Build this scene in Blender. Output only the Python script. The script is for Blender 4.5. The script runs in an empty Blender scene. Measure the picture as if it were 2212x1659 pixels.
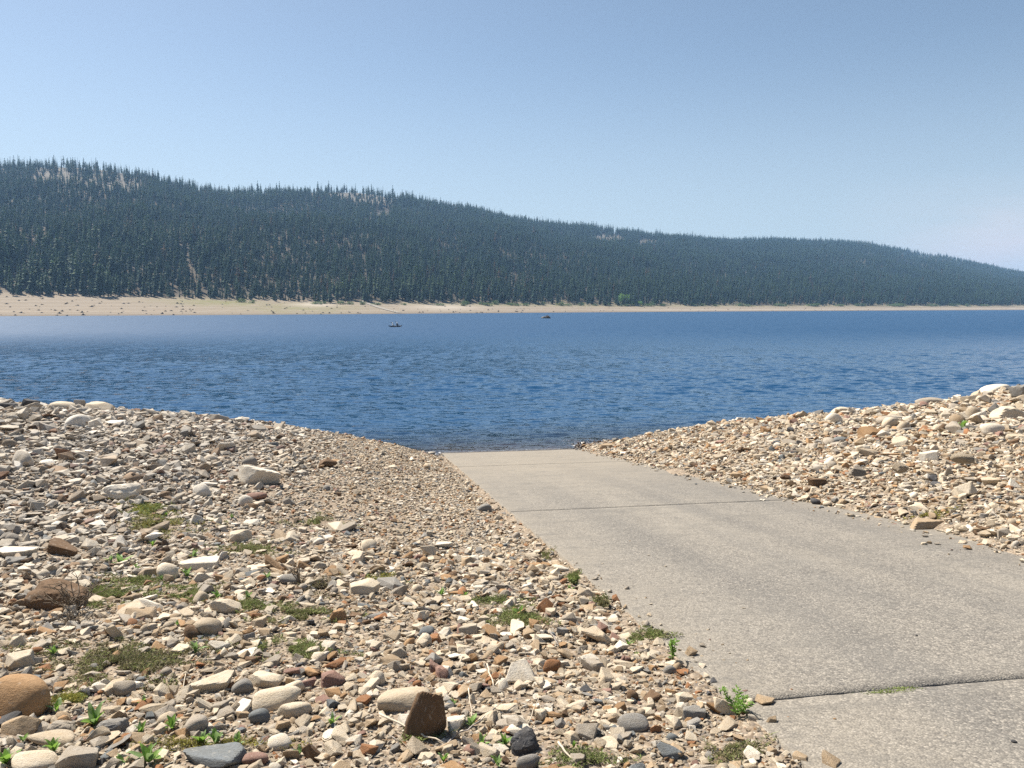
import bpy, bmesh, math, random
import numpy as np
from mathutils import Vector, Matrix, Euler

# ------------------------------------------------------------------ camera, sky, sun, exposure
scn = bpy.context.scene
COL = scn.collection
F, CX, CY, HOR = 1700.0, 1106.0, 829.5, 662.0          # camera measured in a 2212 x 1659 copy of the photograph
PITCH = math.atan((CY - HOR) / F)
cam_d = bpy.data.cameras.new('camera')
cam_d.sensor_width = 36.0
cam_d.lens = 36.0 * F / 2212.0
cam_d.clip_start, cam_d.clip_end = 0.05, 20000.0
cam = bpy.data.objects.new('camera', cam_d)
cam.rotation_euler = (math.pi / 2 - PITCH, 0, 0)
COL.objects.link(cam)
scn.camera = cam

SUN_EL, SUN_AZ = 52.0, -48.0                              # degrees; azimuth from the view axis, left is negative
world = bpy.data.worlds.new('World')
scn.world = world
world.use_nodes = True
wn, wl = world.node_tree.nodes, world.node_tree.links
wn.clear()
sky = wn.new('ShaderNodeTexSky')
sky.sky_type = 'NISHITA'
sky.sun_disc = False
sky.sun_elevation = math.radians(SUN_EL)
sky.sun_rotation = math.radians(SUN_AZ)
sky.altitude = 1500.0
sky.air_density, sky.dust_density, sky.ozone_density = 1.0, 1.5, 1.6
bgn = wn.new('ShaderNodeBackground')
bgn.inputs['Strength'].default_value = 0.067
wout = wn.new('ShaderNodeOutputWorld')
# thin high cirrus bank low in the sky, part of the sky itself
tc = wn.new('ShaderNodeTexCoord')
mp = wn.new('ShaderNodeMapping'); mp.inputs['Scale'].default_value = (2.2, 2.2, 9.0); mp.inputs['Rotation'].default_value = (0.25, 0.35, 0)
nz = wn.new('ShaderNodeTexNoise'); nz.inputs['Scale'].default_value = 1.6; nz.inputs['Detail'].default_value = 7; nz.inputs['Roughness'].default_value = 0.55
rmp = wn.new('ShaderNodeMapRange'); rmp.inputs[1].default_value = 0.30; rmp.inputs[2].default_value = 0.62
sep = wn.new('ShaderNodeSeparateXYZ')
low = wn.new('ShaderNodeMapRange'); low.inputs[1].default_value = 0.15; low.inputs[2].default_value = 0.07
rgt = wn.new('ShaderNodeMapRange'); rgt.inputs[1].default_value = 0.36; rgt.inputs[2].default_value = 0.52
m1 = wn.new('ShaderNodeMath'); m1.operation = 'MULTIPLY'
m2 = wn.new('ShaderNodeMath'); m2.operation = 'MULTIPLY'
m3 = wn.new('ShaderNodeMath'); m3.operation = 'MULTIPLY'; m3.inputs[1].default_value = 0.95
mixc = wn.new('ShaderNodeMix'); mixc.data_type = 'RGBA'; mixc.inputs[7].default_value = (5.7, 5.5, 5.75, 1)
wl.new(tc.outputs['Generated'], mp.inputs[0]); wl.new(mp.outputs[0], nz.inputs['Vector']); wl.new(nz.outputs['Fac'], rmp.inputs[0])
wl.new(tc.outputs['Generated'], sep.inputs[0]); wl.new(sep.outputs['Z'], low.inputs[0]); wl.new(sep.outputs['X'], rgt.inputs[0])
wl.new(low.outputs[0], m1.inputs[0]); wl.new(rgt.outputs[0], m1.inputs[1])
wl.new(m1.outputs[0], m2.inputs[0]); wl.new(rmp.outputs[0], m2.inputs[1]); wl.new(m2.outputs[0], m3.inputs[0])
wl.new(m3.outputs[0], mixc.inputs[0])
wb = wn.new('ShaderNodeMix'); wb.data_type = 'RGBA'; wb.blend_type = 'MULTIPLY'; wb.inputs[0].default_value = 1.0; wb.inputs[7].default_value = (1.07, 1.0, 0.88, 1)
wl.new(sky.outputs[0], wb.inputs[6])
hz = wn.new('ShaderNodeMapRange'); hz.interpolation_type = 'SMOOTHSTEP'; hz.inputs[1].default_value = 0.31; hz.inputs[2].default_value = 0.02; hz.inputs[3].default_value = 0.0; hz.inputs[4].default_value = 0.62
hmix = wn.new('ShaderNodeMix'); hmix.data_type = 'RGBA'; hmix.inputs[7].default_value = (4.05, 4.7, 5.3, 1)      # pale haze low in the sky, the same all round
wl.new(sep.outputs['Z'], hz.inputs[0]); wl.new(hz.outputs[0], hmix.inputs[0]); wl.new(wb.outputs[2], hmix.inputs[6]); wl.new(hmix.outputs[2], mixc.inputs[6]); wl.new(mixc.outputs[2], bgn.inputs['Color']); wl.new(bgn.outputs[0], wout.inputs['Surface'])

sun_d = bpy.data.lights.new('sun', 'SUN')
sun_d.energy = 5.0
sun_d.angle = math.radians(0.53)
sun_d.color = (1.0, 0.935, 0.83)
sun = bpy.data.objects.new('sun', sun_d)
a, e = math.radians(SUN_AZ), math.radians(SUN_EL)
to_sun = Vector((math.sin(a) * math.cos(e), math.cos(a) * math.cos(e), math.sin(e)))
sun.rotation_euler = (-to_sun).to_track_quat('-Z', 'Y').to_euler()
sun.location = (0, 0, 60)
COL.objects.link(sun)
vs = scn.view_settings
vs.view_transform = 'Standard'; vs.look = 'None'; vs.gamma = 1.0; vs.exposure = 1.05
vs.use_curve_mapping = False
scn.cycles.use_denoising = False
scn.cycles.use_adaptive_sampling = False
scn.cycles.volume_bounces = 0
scn.cycles.max_bounces = 6
scn.cycles.transparent_max_bounces = 12
scn.cycles.sample_clamp_indirect = 6.0

# ------------------------------------------------------------------ helpers
rng = np.random.default_rng(11)
random.seed(5)

def hash3(ix, iy, iz, seed):
    h = (ix.astype(np.int64) * 374761393 + iy.astype(np.int64) * 668265263 + iz.astype(np.int64) * 2147483647 + seed * 1274126177) & 0xffffffff
    h = ((h ^ (h >> 13)) * 1274126177) & 0xffffffff
    h = ((h ^ (h >> 16)) * 2246822519) & 0xffffffff
    return ((h ^ (h >> 15)) & 0xffffff) / float(0xffffff)

def vnoise(x, y, z=0.0, seed=0):
    x, y, z = np.broadcast_arrays(np.asarray(x, float), np.asarray(y, float), np.asarray(z, float))
    ix, iy, iz = np.floor(x), np.floor(y), np.floor(z)
    fx, fy, fz = x - ix, y - iy, z - iz
    fx, fy, fz = [q * q * (3 - 2 * q) for q in (fx, fy, fz)]
    out = 0
    for dx in (0, 1):
        for dy in (0, 1):
            for dz in (0, 1):
                w = (fx if dx else 1 - fx) * (fy if dy else 1 - fy) * (fz if dz else 1 - fz)
                out = out + w * hash3(ix + dx, iy + dy, iz + dz, seed)
    return out * 2 - 1

def fbm(x, y, z=0.0, octv=4, seed=0):
    s, amp, tot = 0, 1.0, 0.0
    for o in range(octv):
        k = 2.03 ** o
        s = s + amp * vnoise(np.asarray(x) * k + 13.1 * o, np.asarray(y) * k - 7.7 * o, np.asarray(z) * k + 3.3 * o, seed + o)
        tot += amp; amp *= 0.5
    return s / tot

def sstep(x, a, b):
    t = np.clip((np.asarray(x, float) - a) / (b - a), 0, 1)
    return t * t * (3 - 2 * t)

def tag(o, label, cat=None, group=None, kind=None):
    o['label'] = label
    if cat: o['category'] = cat
    if group: o['group'] = group
    if kind: o['kind'] = kind
    return o

def mesh_from(name, verts, faces, mats=(), smooth=False):
    me = bpy.data.meshes.new(name)
    verts = np.asarray(verts, np.float32)
    fa = np.asarray(faces, np.int32) if not (isinstance(faces, list) and faces and len({len(q) for q in faces}) > 1) else None
    if fa is not None and fa.ndim == 2:
        n, k = fa.shape
        me.vertices.add(len(verts)); me.vertices.foreach_set('co', verts.ravel())
        me.loops.add(n * k); me.loops.foreach_set('vertex_index', fa.ravel())
        me.polygons.add(n); me.polygons.foreach_set('loop_start', np.arange(0, n * k, k, dtype=np.int32))
        me.update(calc_edges=True)
    else:
        me.from_pydata([tuple(map(float, v)) for v in verts], [], [tuple(map(int, q)) for q in faces])
    for m in mats: me.materials.append(m)
    if smooth: me.polygons.foreach_set('use_smooth', np.ones(len(me.polygons), bool))
    me.validate(); me.update()
    return me

def link(name, me, loc=(0, 0, 0), rot=(0, 0, 0), scale=(1, 1, 1), parent=None):
    o = bpy.data.objects.new(name, me)
    o.location, o.rotation_euler, o.scale = loc, rot, scale
    if parent is not None: o.parent = parent
    COL.objects.link(o)
    return o

def grid_faces(nr, nc):
    i = np.arange(nr - 1)[:, None] * nc + np.arange(nc - 1)[None, :]
    return np.stack([i, i + 1, i + nc + 1, i + nc], -1).reshape(-1, 4)

def attr(me, name, data):
    at = me.attributes.new(name, 'FLOAT', 'POINT')
    at.data.foreach_set('value', np.asarray(data, np.float32).ravel())

class NT:
    """small wrapper for writing node trees"""
    def __init__(s, name):
        s.mat = bpy.data.materials.new(name); s.mat.use_nodes = True
        s.n, s.l = s.mat.node_tree.nodes, s.mat.node_tree.links
        s.n.clear(); s.out = s.n.new('ShaderNodeOutputMaterial')
    def new(s, t, **kw):
        q = s.n.new('ShaderNode' + t)
        for k, v in kw.items(): setattr(q, k, v)
        return q
    def put(s, node, key, val):
        sock = node.inputs[key]
        if isinstance(val, bpy.types.NodeSocket): s.l.new(val, sock)
        elif isinstance(val, (tuple, list)) and len(val) == 3 and sock.type == 'RGBA': sock.default_value = (*val, 1)
        else: sock.default_value = val
    def noise(s, vec, scale, detail=4, rough=0.55, dist=0.0, out='Fac'):
        q = s.new('TexNoise'); s.put(q, 'Vector', vec); s.put(q, 'Scale', scale); s.put(q, 'Detail', detail); s.put(q, 'Roughness', rough); s.put(q, 'Distortion', dist)
        return q.outputs[out]
    def voro(s, vec, scale, out='Distance', feature='F1', rnd=1.0):
        q = s.new('TexVoronoi', feature=feature); s.put(q, 'Vector', vec); s.put(q, 'Scale', scale); s.put(q, 'Randomness', rnd)
        return q.outputs[out]
    def rng(s, v, a, b, c=0.0, d=1.0, smooth=False):
        q = s.new('MapRange'); q.interpolation_type = 'SMOOTHSTEP' if smooth else 'LINEAR'
        for i, z in enumerate((v, a, b, c, d)): s.put(q, i, z)
        return q.outputs[0]
    def math(s, op, a, b=0.0):
        q = s.new('Math', operation=op); s.put(q, 0, a); s.put(q, 1, b); return q.outputs[0]
    def mix(s, fac, a, b, mode='MIX'):
        q = s.new('Mix', data_type='RGBA', blend_type=mode); s.put(q, 0, fac); s.put(q, 6, a); s.put(q, 7, b); return q.outputs[2]
    def mapping(s, vec, scale=(1, 1, 1), rot=(0, 0, 0), loc=(0, 0, 0)):
        q = s.new('Mapping'); s.put(q, 0, vec); q.inputs['Location'].default_value = loc; q.inputs['Rotation'].default_value = rot; q.inputs['Scale'].default_value = scale
        return q.outputs[0]
    def coord(s, which='Object'): return s.new('TexCoord').outputs[which]
    def pos(s): return s.new('NewGeometry').outputs['Position']
    def attr(s, name, kind='GEOMETRY', out='Fac'): 
        q = s.new('Attribute', attribute_name=name, attribute_type=kind); return q.outputs[out]
    def bump(s, h, strength, dist, normal=None):
        q = s.new('Bump'); s.put(q, 'Height', h); s.put(q, 'Strength', strength); s.put(q, 'Distance', dist)
        if normal is not None: s.put(q, 'Normal', normal)
        return q.outputs[0]
    def bsdf(s, color, rough=0.85, normal=None, spec=0.3, **kw):
        q = s.new('BsdfPrincipled'); s.put(q, 'Base Color', color); s.put(q, 'Roughness', rough); s.put(q, 'Specular IOR Level', spec)
        if normal is not None: s.put(q, 'Normal', normal)
        for k, v in kw.items(): s.put(q, k.replace('_', ' '), v)
        return q.outputs[0]
    def done(s, sh): s.l.new(sh, s.out.inputs['Surface']); return s.mat

# ------------------------------------------------------------------ pixels to rays, ramp frame, near ground
CP, SP = math.cos(PITCH), math.sin(PITCH)
def ray(px, py):
    u, v = (np.asarray(px, float) - CX) / F, (CY - np.asarray(py, float)) / F
    return np.stack([u, CP + v * SP, -SP + v * CP], -1)
def project(x, y, z):
    dep = y * CP - z * SP
    return CX + F * x / dep, CY - F * (y * SP + z * CP) / dep
def tan_of(py):                                           # z / Y of a pixel row
    v = (CY - np.asarray(py, float)) / F
    return (v * CP - SP) / (CP + v * SP)

YAW, GRADE, EYE = math.radians(9.5), 0.12, 1.65
SD, TD = (-math.sin(YAW), math.cos(YAW)), (math.cos(YAW), math.sin(YAW))
TL, TR, T_IN = 1.83, 6.45, 6.2
WATER_Z = -EYE - GRADE * 24.7

def st(x, y): return x * SD[0] + y * SD[1], x * TD[0] + y * TD[1]
def xy(s, t): return s * SD[0] + t * TD[0], s * SD[1] + t * TD[1]
def ramp_z(s): return -EYE - GRADE * s

def near_h(x, y, detail=True):
    x, y = np.asarray(x, float), np.asarray(y, float)
    s, t = st(x, y)
    z = ramp_z(s)
    wob = 0.6 * vnoise(s * 0.35, t * 0.35, 0.0, 3)
    ol = np.maximum(0, TL - t)
    orr = np.maximum(0, t - T_IN - 0.25 * vnoise(s * 0.9, 0.0, 0.0, 9))
    # left bank: level with the ramp near the camera, swelling to a mound farther down
    crest_l = 22.8 - 2.6 * sstep(ol, 1, 11) + wob
    ml = (0.02 * ol + np.interp(ol, [0, 1.5, 3, 6, 9, 12, 20, 60], [0, .40, .70, 1.16, 1.50, 1.64, 1.9, 2.6]) * sstep(s, 5.0, 18.5)) * (1 - sstep(s, crest_l, crest_l + 5.5))
    lip = -0.085 * sstep(ol, 0.0, 0.12) * (0.35 + 0.65 * sstep(s, 6.5, 9.0)) * (1 - 0.7 * sstep(ol, 0.4, 2.5))
    # right bank
    crest_r = 21.8 - 2.0 * sstep(orr, 2, 9) + wob
    mr = (0.05 * np.minimum(orr, .6) + np.interp(orr, [0, 2, 4, 6, 8, 10, 12, 20, 60], [0, .44, .76, .98, 1.12, 1.32, 1.66, 2.3, 3.0]) * (0.45 + 0.55 * sstep(s, 1, 13))) * (1 - sstep(s, crest_r, crest_r + 5.5))
    off = np.maximum(ol, orr)
    out = z + ml + np.where(ol > 0, lip, 0) + mr + np.where(orr > 0, 0.035 * sstep(orr, 0, .25), 0)
    inside = (off <= 0)
    out = np.where(inside, z - 0.032, out)
    if detail:
        k = sstep(off, 0.0, 0.8)
        out = out + k * (0.07 * fbm(x * 0.55, y * 0.55, 0, 3, 21) + 0.02 * fbm(x * 3.1, y * 3.1, 0, 3, 25))
    return out

def hit_near(px, py):
    r = ray(px, py)
    k = np.geomspace(1.2, 60, 1600)
    p = r[None, :] * k[:, None]
    below = p[:, 2] < near_h(p[:, 0], p[:, 1])
    s, t = st(p[:, 0], p[:, 1])
    on = (t > TL) & (t < T_IN)
    below |= on & (p[:, 2] < ramp_z(s))
    i = int(np.argmax(below))
    return p[i]

# ------------------------------------------------------------------ materials
def rock_material(name, src):
    """src: 'object' takes the object's own colour, 'instance' the colour stored with each scattered stone"""
    b = NT(name)
    oi = b.new('ObjectInfo')
    tint = oi.outputs['Color'] if src == 'object' else b.attr('tint', 'INSTANCER', 'Color')
    co = b.new('VectorMath', operation='ADD'); b.put(co, 0, b.coord('Object'))
    sc = b.new('VectorMath', operation='SCALE'); b.put(sc, 0, (7.0, 13.0, 29.0)); b.l.new(oi.outputs['Random'], sc.inputs['Scale']); b.l.new(sc.outputs[0], co.inputs[1])
    v = co.outputs[0]
    n1 = b.noise(v, 1.7, 5, 0.6, 0.4); n2 = b.noise(v, 9.0, 4, 0.6); n3 = b.noise(v, 26.0, 3, 0.6)
    c = b.mix(b.rng(n1, 0.32, 0.7), tint, b.mix(1.0, tint, (0.92, 0.86, 0.77), 'MULTIPLY'))
    c = b.mix(b.rng(n2, 0.48, 0.70, 0, 0.45), c, b.mix(1.0, c, (0.50, 0.46, 0.42), 'MULTIPLY'))
    c = b.mix(b.rng(n3, 0.54, 0.68, 0, 0.5), c, b.mix(1.0, c, (0.45, 0.43, 0.42), 'MULTIPLY'))
    c = b.mix(b.rng(b.noise(v, 4.0, 3), 0.60, 0.74, 0, 0.35), c, (0.52, 0.47, 0.40))
    # stones lying in reach of the ripples are wet
    z = b.new('SeparateXYZ'); b.put(z, 0, b.pos())
    wet = b.rng(z.outputs['Z'], WATER_Z + 0.16, WATER_Z + 0.06)
    c = b.mix(wet, c, b.mix(1.0, c, (0.22, 0.19, 0.18), 'MULTIPLY'))
    rough = b.rng(wet, 0, 1, 0.88, 0.25)
    h = b.math('ADD', b.math('MULTIPLY', n2, 0.6), b.math('MULTIPLY', n3, 0.35))
    return b.done(b.bsdf(c, rough, b.bump(h, 0.8, 0.010), 0.25))
M_ROCK = rock_material('stone_single', 'object')
M_STONES = rock_material('stone_scatter', 'instance')

def make_soil():
    b = NT('gravelly_soil'); p = b.pos()
    n = b.noise(p, 1.3, 5); f = b.noise(p, 26, 5, 0.65); g = b.noise(p, 90, 3, 0.6)
    c = b.mix(b.rng(n, 0.3, 0.7), (0.20, 0.152, 0.108), (0.13, 0.097, 0.067))
    c = b.mix(b.rng(f, 0.42, 0.68), c, (0.27, 0.213, 0.157))
    cell = b.voro(p, 42, 'Color'); sv = b.new('SeparateColor'); b.put(sv, 0, cell)
    c = b.mix(b.rng(sv.outputs[0], 0.4, 1.0, 0, 0.6), c, (0.45, 0.37, 0.28))
    c = b.mix(b.rng(sv.outputs[1], 0.7, 1.0, 0, 0.7), c, (0.17, 0.15, 0.135))
    z = b.new('SeparateXYZ'); b.put(z, 0, p)
    wet = b.rng(z.outputs['Z'], WATER_Z + 0.16, WATER_Z + 0.05)
    c = b.mix(wet, c, b.mix(1.0, c, (0.26, 0.22, 0.2), 'MULTIPLY'))
    d = b.voro(p, 42)
    h = b.math('ADD', b.math('MULTIPLY', d, -1.0), b.math('MULTIPLY', g, 0.5))
    return b.done(b.bsdf(c, b.rng(wet, 0, 1, 0.95, 0.35), b.bump(h, 0.8, 0.012), 0.2))
M_SOIL = make_soil()

def make_concrete():
    b = NT('exposed_aggregate_concrete'); o = b.coord('Object')
    big = b.noise(b.mapping(o, (0.55, 0.12, 1)), 1.0, 4, 0.55, 0.3)
    mid = b.noise(o, 1.1, 5, 0.6)
    lane = b.noise(b.mapping(o, (1.3, 0.035, 1)), 1.0, 2, 0.5)
    c = b.mix(b.rng(big, 0.38, 0.62), (0.256, 0.231, 0.194), (0.194, 0.180, 0.159))
    c = b.mix(b.rng(lane, 0.42, 0.60, 0, 0.75), c, (0.150, 0.141, 0.128))
    c = b.mix(b.rng(mid, 0.52, 0.72, 0, 0.55), c, (0.272, 0.246, 0.207))
    s = b.new('SeparateXYZ'); b.put(s, 0, o)
    # dust washed along both edges and toward the water
    dust = b.math('MAXIMUM', b.rng(b.math('ADD', s.outputs['X'], b.math('MULTIPLY', mid, 1.6)), 1.6, 0.6, 0, 0.8), b.rng(b.math('ADD', s.outputs['Y'], b.math('MULTIPLY', mid, 5)), 14.5, 21, 0, 0.9))
    dust = b.math('MAXIMUM', dust, b.rng(b.math('SUBTRACT', s.outputs['X'], b.math('MULTIPLY', mid, 1.2)), 3.2, 4.0, 0, 0.7))
    c = b.mix(dust, c, (0.256, 0.224, 0.180))
    st1 = b.voro(o, 78, 'Color'); sc = b.new('SeparateColor'); b.put(sc, 0, st1)
    ds = b.voro(o, 78)
    wear = b.rng(b.noise(o, 0.7, 5, 0.65), 0.32, 0.58, 0.5, 1.0)
    grit = b.math('MULTIPLY', wear, b.math('SUBTRACT', 1.0, b.math('MULTIPLY', dust, 0.55)))
    c = b.mix(b.math('MULTIPLY', b.rng(sc.outputs[0], 0.60, 0.76), b.math('MULTIPLY', grit, 0.62)), c, (0.07, 0.065, 0.06))
    c = b.mix(b.math('MULTIPLY', b.rng(sc.outputs[1], 0.68, 0.84), b.math('MULTIPLY', grit, 0.55)), c, (0.44, 0.395, 0.335))
    c = b.mix(b.math('MULTIPLY', b.rng(ds, 0.42, 0.62), b.math('MULTIPLY', grit, 0.5)), c, (0.10, 0.09, 0.08))
    st2 = b.voro(o, 30, 'Color'); s2 = b.new('SeparateColor'); b.put(s2, 0, st2)
    c = b.mix(b.math('MULTIPLY', b.rng(s2.outputs[0], 0.86, 0.95), b.math('MULTIPLY', grit, 0.4)), c, (0.09, 0.083, 0.078))
    streak = b.noise(b.mapping(o, (0.5, 5.0, 1), (0, 0, 0.25)), 1.0, 4, 0.7)
    c = b.mix(b.rng(streak, 0.52, 0.70, 0, 0.5), c, (0.14, 0.13, 0.115))
    blot = b.noise(o, 1.9, 6, 0.7)
    c = b.mix(b.rng(blot, 0.54, 0.68, 0, 0.5), c, (0.125, 0.117, 0.105))
    zz = b.new('SeparateXYZ'); b.put(zz, 0, b.pos())
    wet = b.rng(b.math('ADD', zz.outputs['Z'], b.math('MULTIPLY', mid, 0.05)), WATER_Z + 0.10, WATER_Z + 0.065)
    c = b.mix(wet, c, b.mix(1.0, c, (0.32, 0.28, 0.25), 'MULTIPLY'))
    h = b.math('ADD', b.math('MULTIPLY', ds, -1.0), b.math('MULTIPLY', b.noise(o, 130, 2), 0.5))
    return b.done(b.bsdf(c, b.rng(wet, 0, 1, 0.9, 0.3), b.bump(h, 0.75, 0.006), 0.25))
M_CONC = make_concrete()

def make_water():
    b = NT('lake_water'); p = b.pos()
    dep = b.attr('depth')
    def slope(vec, scale, k, detail=2):
        q = b.noise(vec, scale, detail, 0.6, 0.2, 'Color')
        v = b.new('VectorMath', operation='SUBTRACT'); b.put(v, 0, q); v.inputs[1].default_value = (.5, .5, .5)
        m = b.new('VectorMath', operation='MULTIPLY'); b.put(m, 0, v.outputs[0]); m.inputs[1].default_value = (k * .75, k, 0)
        return m.outputs[0]
    def vadd(u, w):
        q = b.new('VectorMath', operation='ADD'); b.put(q, 0, u); b.put(q, 1, w); return q.outputs[0]
    gust = b.noise(b.mapping(p, (0.010, 0.025, 1)), 1.0, 4, 0.6)
    gm = b.math('MULTIPLY', b.rng(gust, 0.35, 0.7, 0.7, 1.2), b.rng(b.attr('far'), 0, 1, 1.0, 0.75))
    sl = vadd(slope(b.mapping(p, (0.32, 1.0, 1), (0, 0, 0.10)), 2.4, 0.50), vadd(slope(b.mapping(p, (0.5, 1.0, 1), (0, 0, -0.2)), 4.6, 0.50), slope(b.mapping(p, (0.7, 1.0, 1), (0, 0, 0.3)), 15.0, 0.32)))
    sw = b.new('VectorMath', operation='SCALE'); b.put(sw, 0, vadd(slope(b.mapping(p, (1.7, 0.26, 1), (0, 0, 0.05)), 1.0, 0.7), slope(b.mapping(p, (0.7, 0.10, 1), (0, 0, -0.04)), 1.0, 0.4))); b.l.new(b.attr('far'), sw.inputs['Scale'])
    sl = vadd(sl, sw.outputs[0])
    sg = b.new('VectorMath', operation='SCALE'); b.put(sg, 0, sl); b.l.new(gm, sg.inputs['Scale'])
    geo = b.new('NewGeometry')
    nn = b.new('VectorMath', operation='NORMALIZE'); b.put(nn, 0, vadd(geo.outputs['Normal'], sg.outputs[0]))
    nrm = nn.outputs[0]
    far = b.attr('far')                                   # share of the waves too small for the mesh: they act as roughness
    rough = b.rng(far, 0, 1, 0.07, 0.41)
    body = b.new('BsdfPrincipled'); b.put(body, 'Base Color', (0.004, 0.043, 0.112)); b.put(body, 'Roughness', rough); b.put(body, 'IOR', 1.333); b.put(body, 'Normal', nrm)
    clear = b.new('BsdfTransparent'); b.put(clear, 0, (0.74, 0.66, 0.64))
    gl = b.new('BsdfGlossy'); b.put(gl, 'Color', (1, 1, 1)); b.put(gl, 'Roughness', 0.08); b.put(gl, 'Normal', nrm)
    fr = b.new('Fresnel'); b.put(fr, 'IOR', 1.333); b.put(fr, 'Normal', nrm)
    m1 = b.new('MixShader'); b.put(m1, 0, fr.outputs[0]); b.l.new(clear.outputs[0], m1.inputs[1]); b.l.new(gl.outputs[0], m1.inputs[2])
    op = b.rng(dep, 0.03, 0.95, 0.05, 1.0, True)
    m2 = b.new('MixShader'); b.put(m2, 0, op); b.l.new(m1.outputs[0], m2.inputs[1]); b.l.new(body.outputs[0], m2.inputs[2])
    foam = b.new('BsdfDiffuse'); b.put(foam, 0, (0.75, 0.75, 0.75))
    fn = b.noise(b.mapping(p, (1, 2.2, 1)), 9, 4, 0.65)
    ff = b.math('MULTIPLY', b.rng(dep, 0.045, 0.012), b.rng(fn, 0.50, 0.60, 0, 0.9))
    m3 = b.new('MixShader'); b.put(m3, 0, ff); b.l.new(m2.outputs[0], m3.inputs[1]); b.l.new(foam.outputs[0], m3.inputs[2])
    return b.done(m3.outputs[0])
M_WATER = make_water()

def make_hill():
    b = NT('hill_ground'); p = b.pos()
    bare, green, beach = b.attr('bare'), b.attr('green'), b.attr('beach')
    z = b.new('SeparateXYZ'); b.put(z, 0, p)
    n = b.noise(p, 0.05, 5, 0.6); f = b.noise(p, 0.4, 4, 0.65)
    floor = b.mix(b.rng(n, 0.35, 0.65), (0.05, 0.045, 0.034), (0.105, 0.083, 0.062))
    rock = b.mix(b.rng(f, 0.38, 0.62), (0.105, 0.095, 0.08), (0.23, 0.205, 0.172))
    hill = b.mix(bare, floor, b.mix(b.math('MULTIPLY', green, b.rng(n, 0.3, 0.6, 0.4, 1.0)), rock, (0.085, 0.095, 0.06)))
    # old water levels leave faint contour lines on the drawn-down beach
    zl = b.math('ADD', z.outputs['Z'], b.math('MULTIPLY', n, 0.9))
    cv = b.new('CombineXYZ'); b.put(cv, 2, zl); 
    lines = b.noise(cv.outputs[0], 2.6, 3, 0.6)
    sand = b.mix(b.rng(lines, 0.40, 0.62), (0.185, 0.150, 0.112), (0.275, 0.230, 0.178))
    sand = b.mix(b.rng(f, 0.5, 0.75, 0, 0.5), sand, (0.19, 0.155, 0.118))
    wetl = b.rng(z.outputs['Z'], WATER_Z + 1.3, WATER_Z + 0.2, 0, 0.6)
    sand = b.mix(wetl, sand, (0.115, 0.092, 0.07))
    grass = b.mix(b.rng(f, 0.4, 0.65), (0.15, 0.148, 0.065), (0.21, 0.19, 0.10))
    sand = b.mix(b.math('MULTIPLY', green, b.rng(b.noise(p, 0.12, 4), 0.30, 0.55)), sand, grass)
    pale = b.attr('pale')
    sand = b.mix(pale, sand, (0.38, 0.335, 0.275))
    return b.done(b.bsdf(b.mix(beach, hill, sand), 0.95, b.bump(f, 0.4, 0.3), 0.1))
M_HILL = make_hill()

def simple(name, col, rough=0.8, scale=12.0, var=0.35, spec=0.3, bump=0.2, transl=0.0):
    b = NT(name); o = b.coord('Object')
    n = b.noise(o, scale, 4, 0.6)
    dark = tuple(q * (1 - var) for q in col)
    c = b.mix(b.rng(n, 0.35, 0.68), col, dark)
    sh = b.bsdf(c, rough, b.bump(n, bump, 0.006), spec)
    if transl:
        tr = b.new('BsdfTranslucent'); b.put(tr, 0, tuple(min(1, q * 1.25) for q in col))
        mx = b.new('MixShader'); b.put(mx, 0, transl); b.l.new(sh, mx.inputs[1]); b.l.new(tr.outputs[0], mx.inputs[2]); sh = mx.outputs[0]
    return b.done(sh)

def make_needles(name, kind):
    b = NT(name)
    oi = b.new('ObjectInfo')
    r = oi.outputs['Random']
    o = b.coord('Object'); n = b.noise(o, 0.9, 3, 0.6)
    c = b.mix(r, (0.030, 0.078, 0.046), (0.096, 0.150, 0.066))
    stand = b.noise(oi.outputs['Location'], 0.012, 3, 0.6)
    c = b.mix(b.rng(stand, 0.40, 0.62), c, b.mix(1.0, c, (0.55, 0.72, 0.85), 'MULTIPLY'))
    c = b.mix(b.rng(n, 0.35, 0.7), c, b.mix(1.0, c, (0.6, 0.68, 0.66), 'MULTIPLY'))
    c = b.mix(b.rng(b.math('FRACT', b.math('MULTIPLY', r, 37.0)), 0.975, 0.985), c, (0.14, 0.085, 0.045))
    sh = b.bsdf(c, 0.75, None, 0.2)
    tr = b.new('BsdfTranslucent'); b.put(tr, 0, b.mix(1.0, c, (1.2, 1.3, 0.7), 'MULTIPLY'))
    mx = b.new('MixShader'); b.put(mx, 0, 0.42); b.l.new(sh, mx.inputs[1]); b.l.new(tr.outputs[0], mx.inputs[2])
    return b.done(mx.outputs[0])
M_NEEDLE = make_needles('conifer_needles', 0)
M_BARK = simple('conifer_bark', (0.12, 0.085, 0.06), 0.95, 2.0, 0.4, 0.1)
M_SNAG = simple('dead_wood_grey', (0.24, 0.215, 0.19), 0.95, 2.0, 0.4, 0.1)
M_STUMP = simple('weathered_stump', (0.085, 0.07, 0.058), 0.95, 3.0, 0.45, 0.1)
M_BUSH = simple('bush_leaves', (0.105, 0.165, 0.055), 0.75, 0.6, 0.4, 0.2, 0.1, 0.3)
M_WILLOW = simple('willow_leaves', (0.15, 0.27, 0.07), 0.75, 0.6, 0.35, 0.2, 0.1, 0.3)
M_LEAF = simple('weed_leaf', (0.20, 0.34, 0.06), 0.5, 14.0, 0.28, 0.45, 0.1, 0.35)
M_LEAF2 = simple('weed_leaf_grey_green', (0.21, 0.31, 0.115), 0.6, 14.0, 0.28, 0.35, 0.1, 0.3)
M_MAT = simple('creeping_mat', (0.23, 0.275, 0.09), 0.75, 9.0, 0.5, 0.2, 0.1, 0.2)
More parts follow.
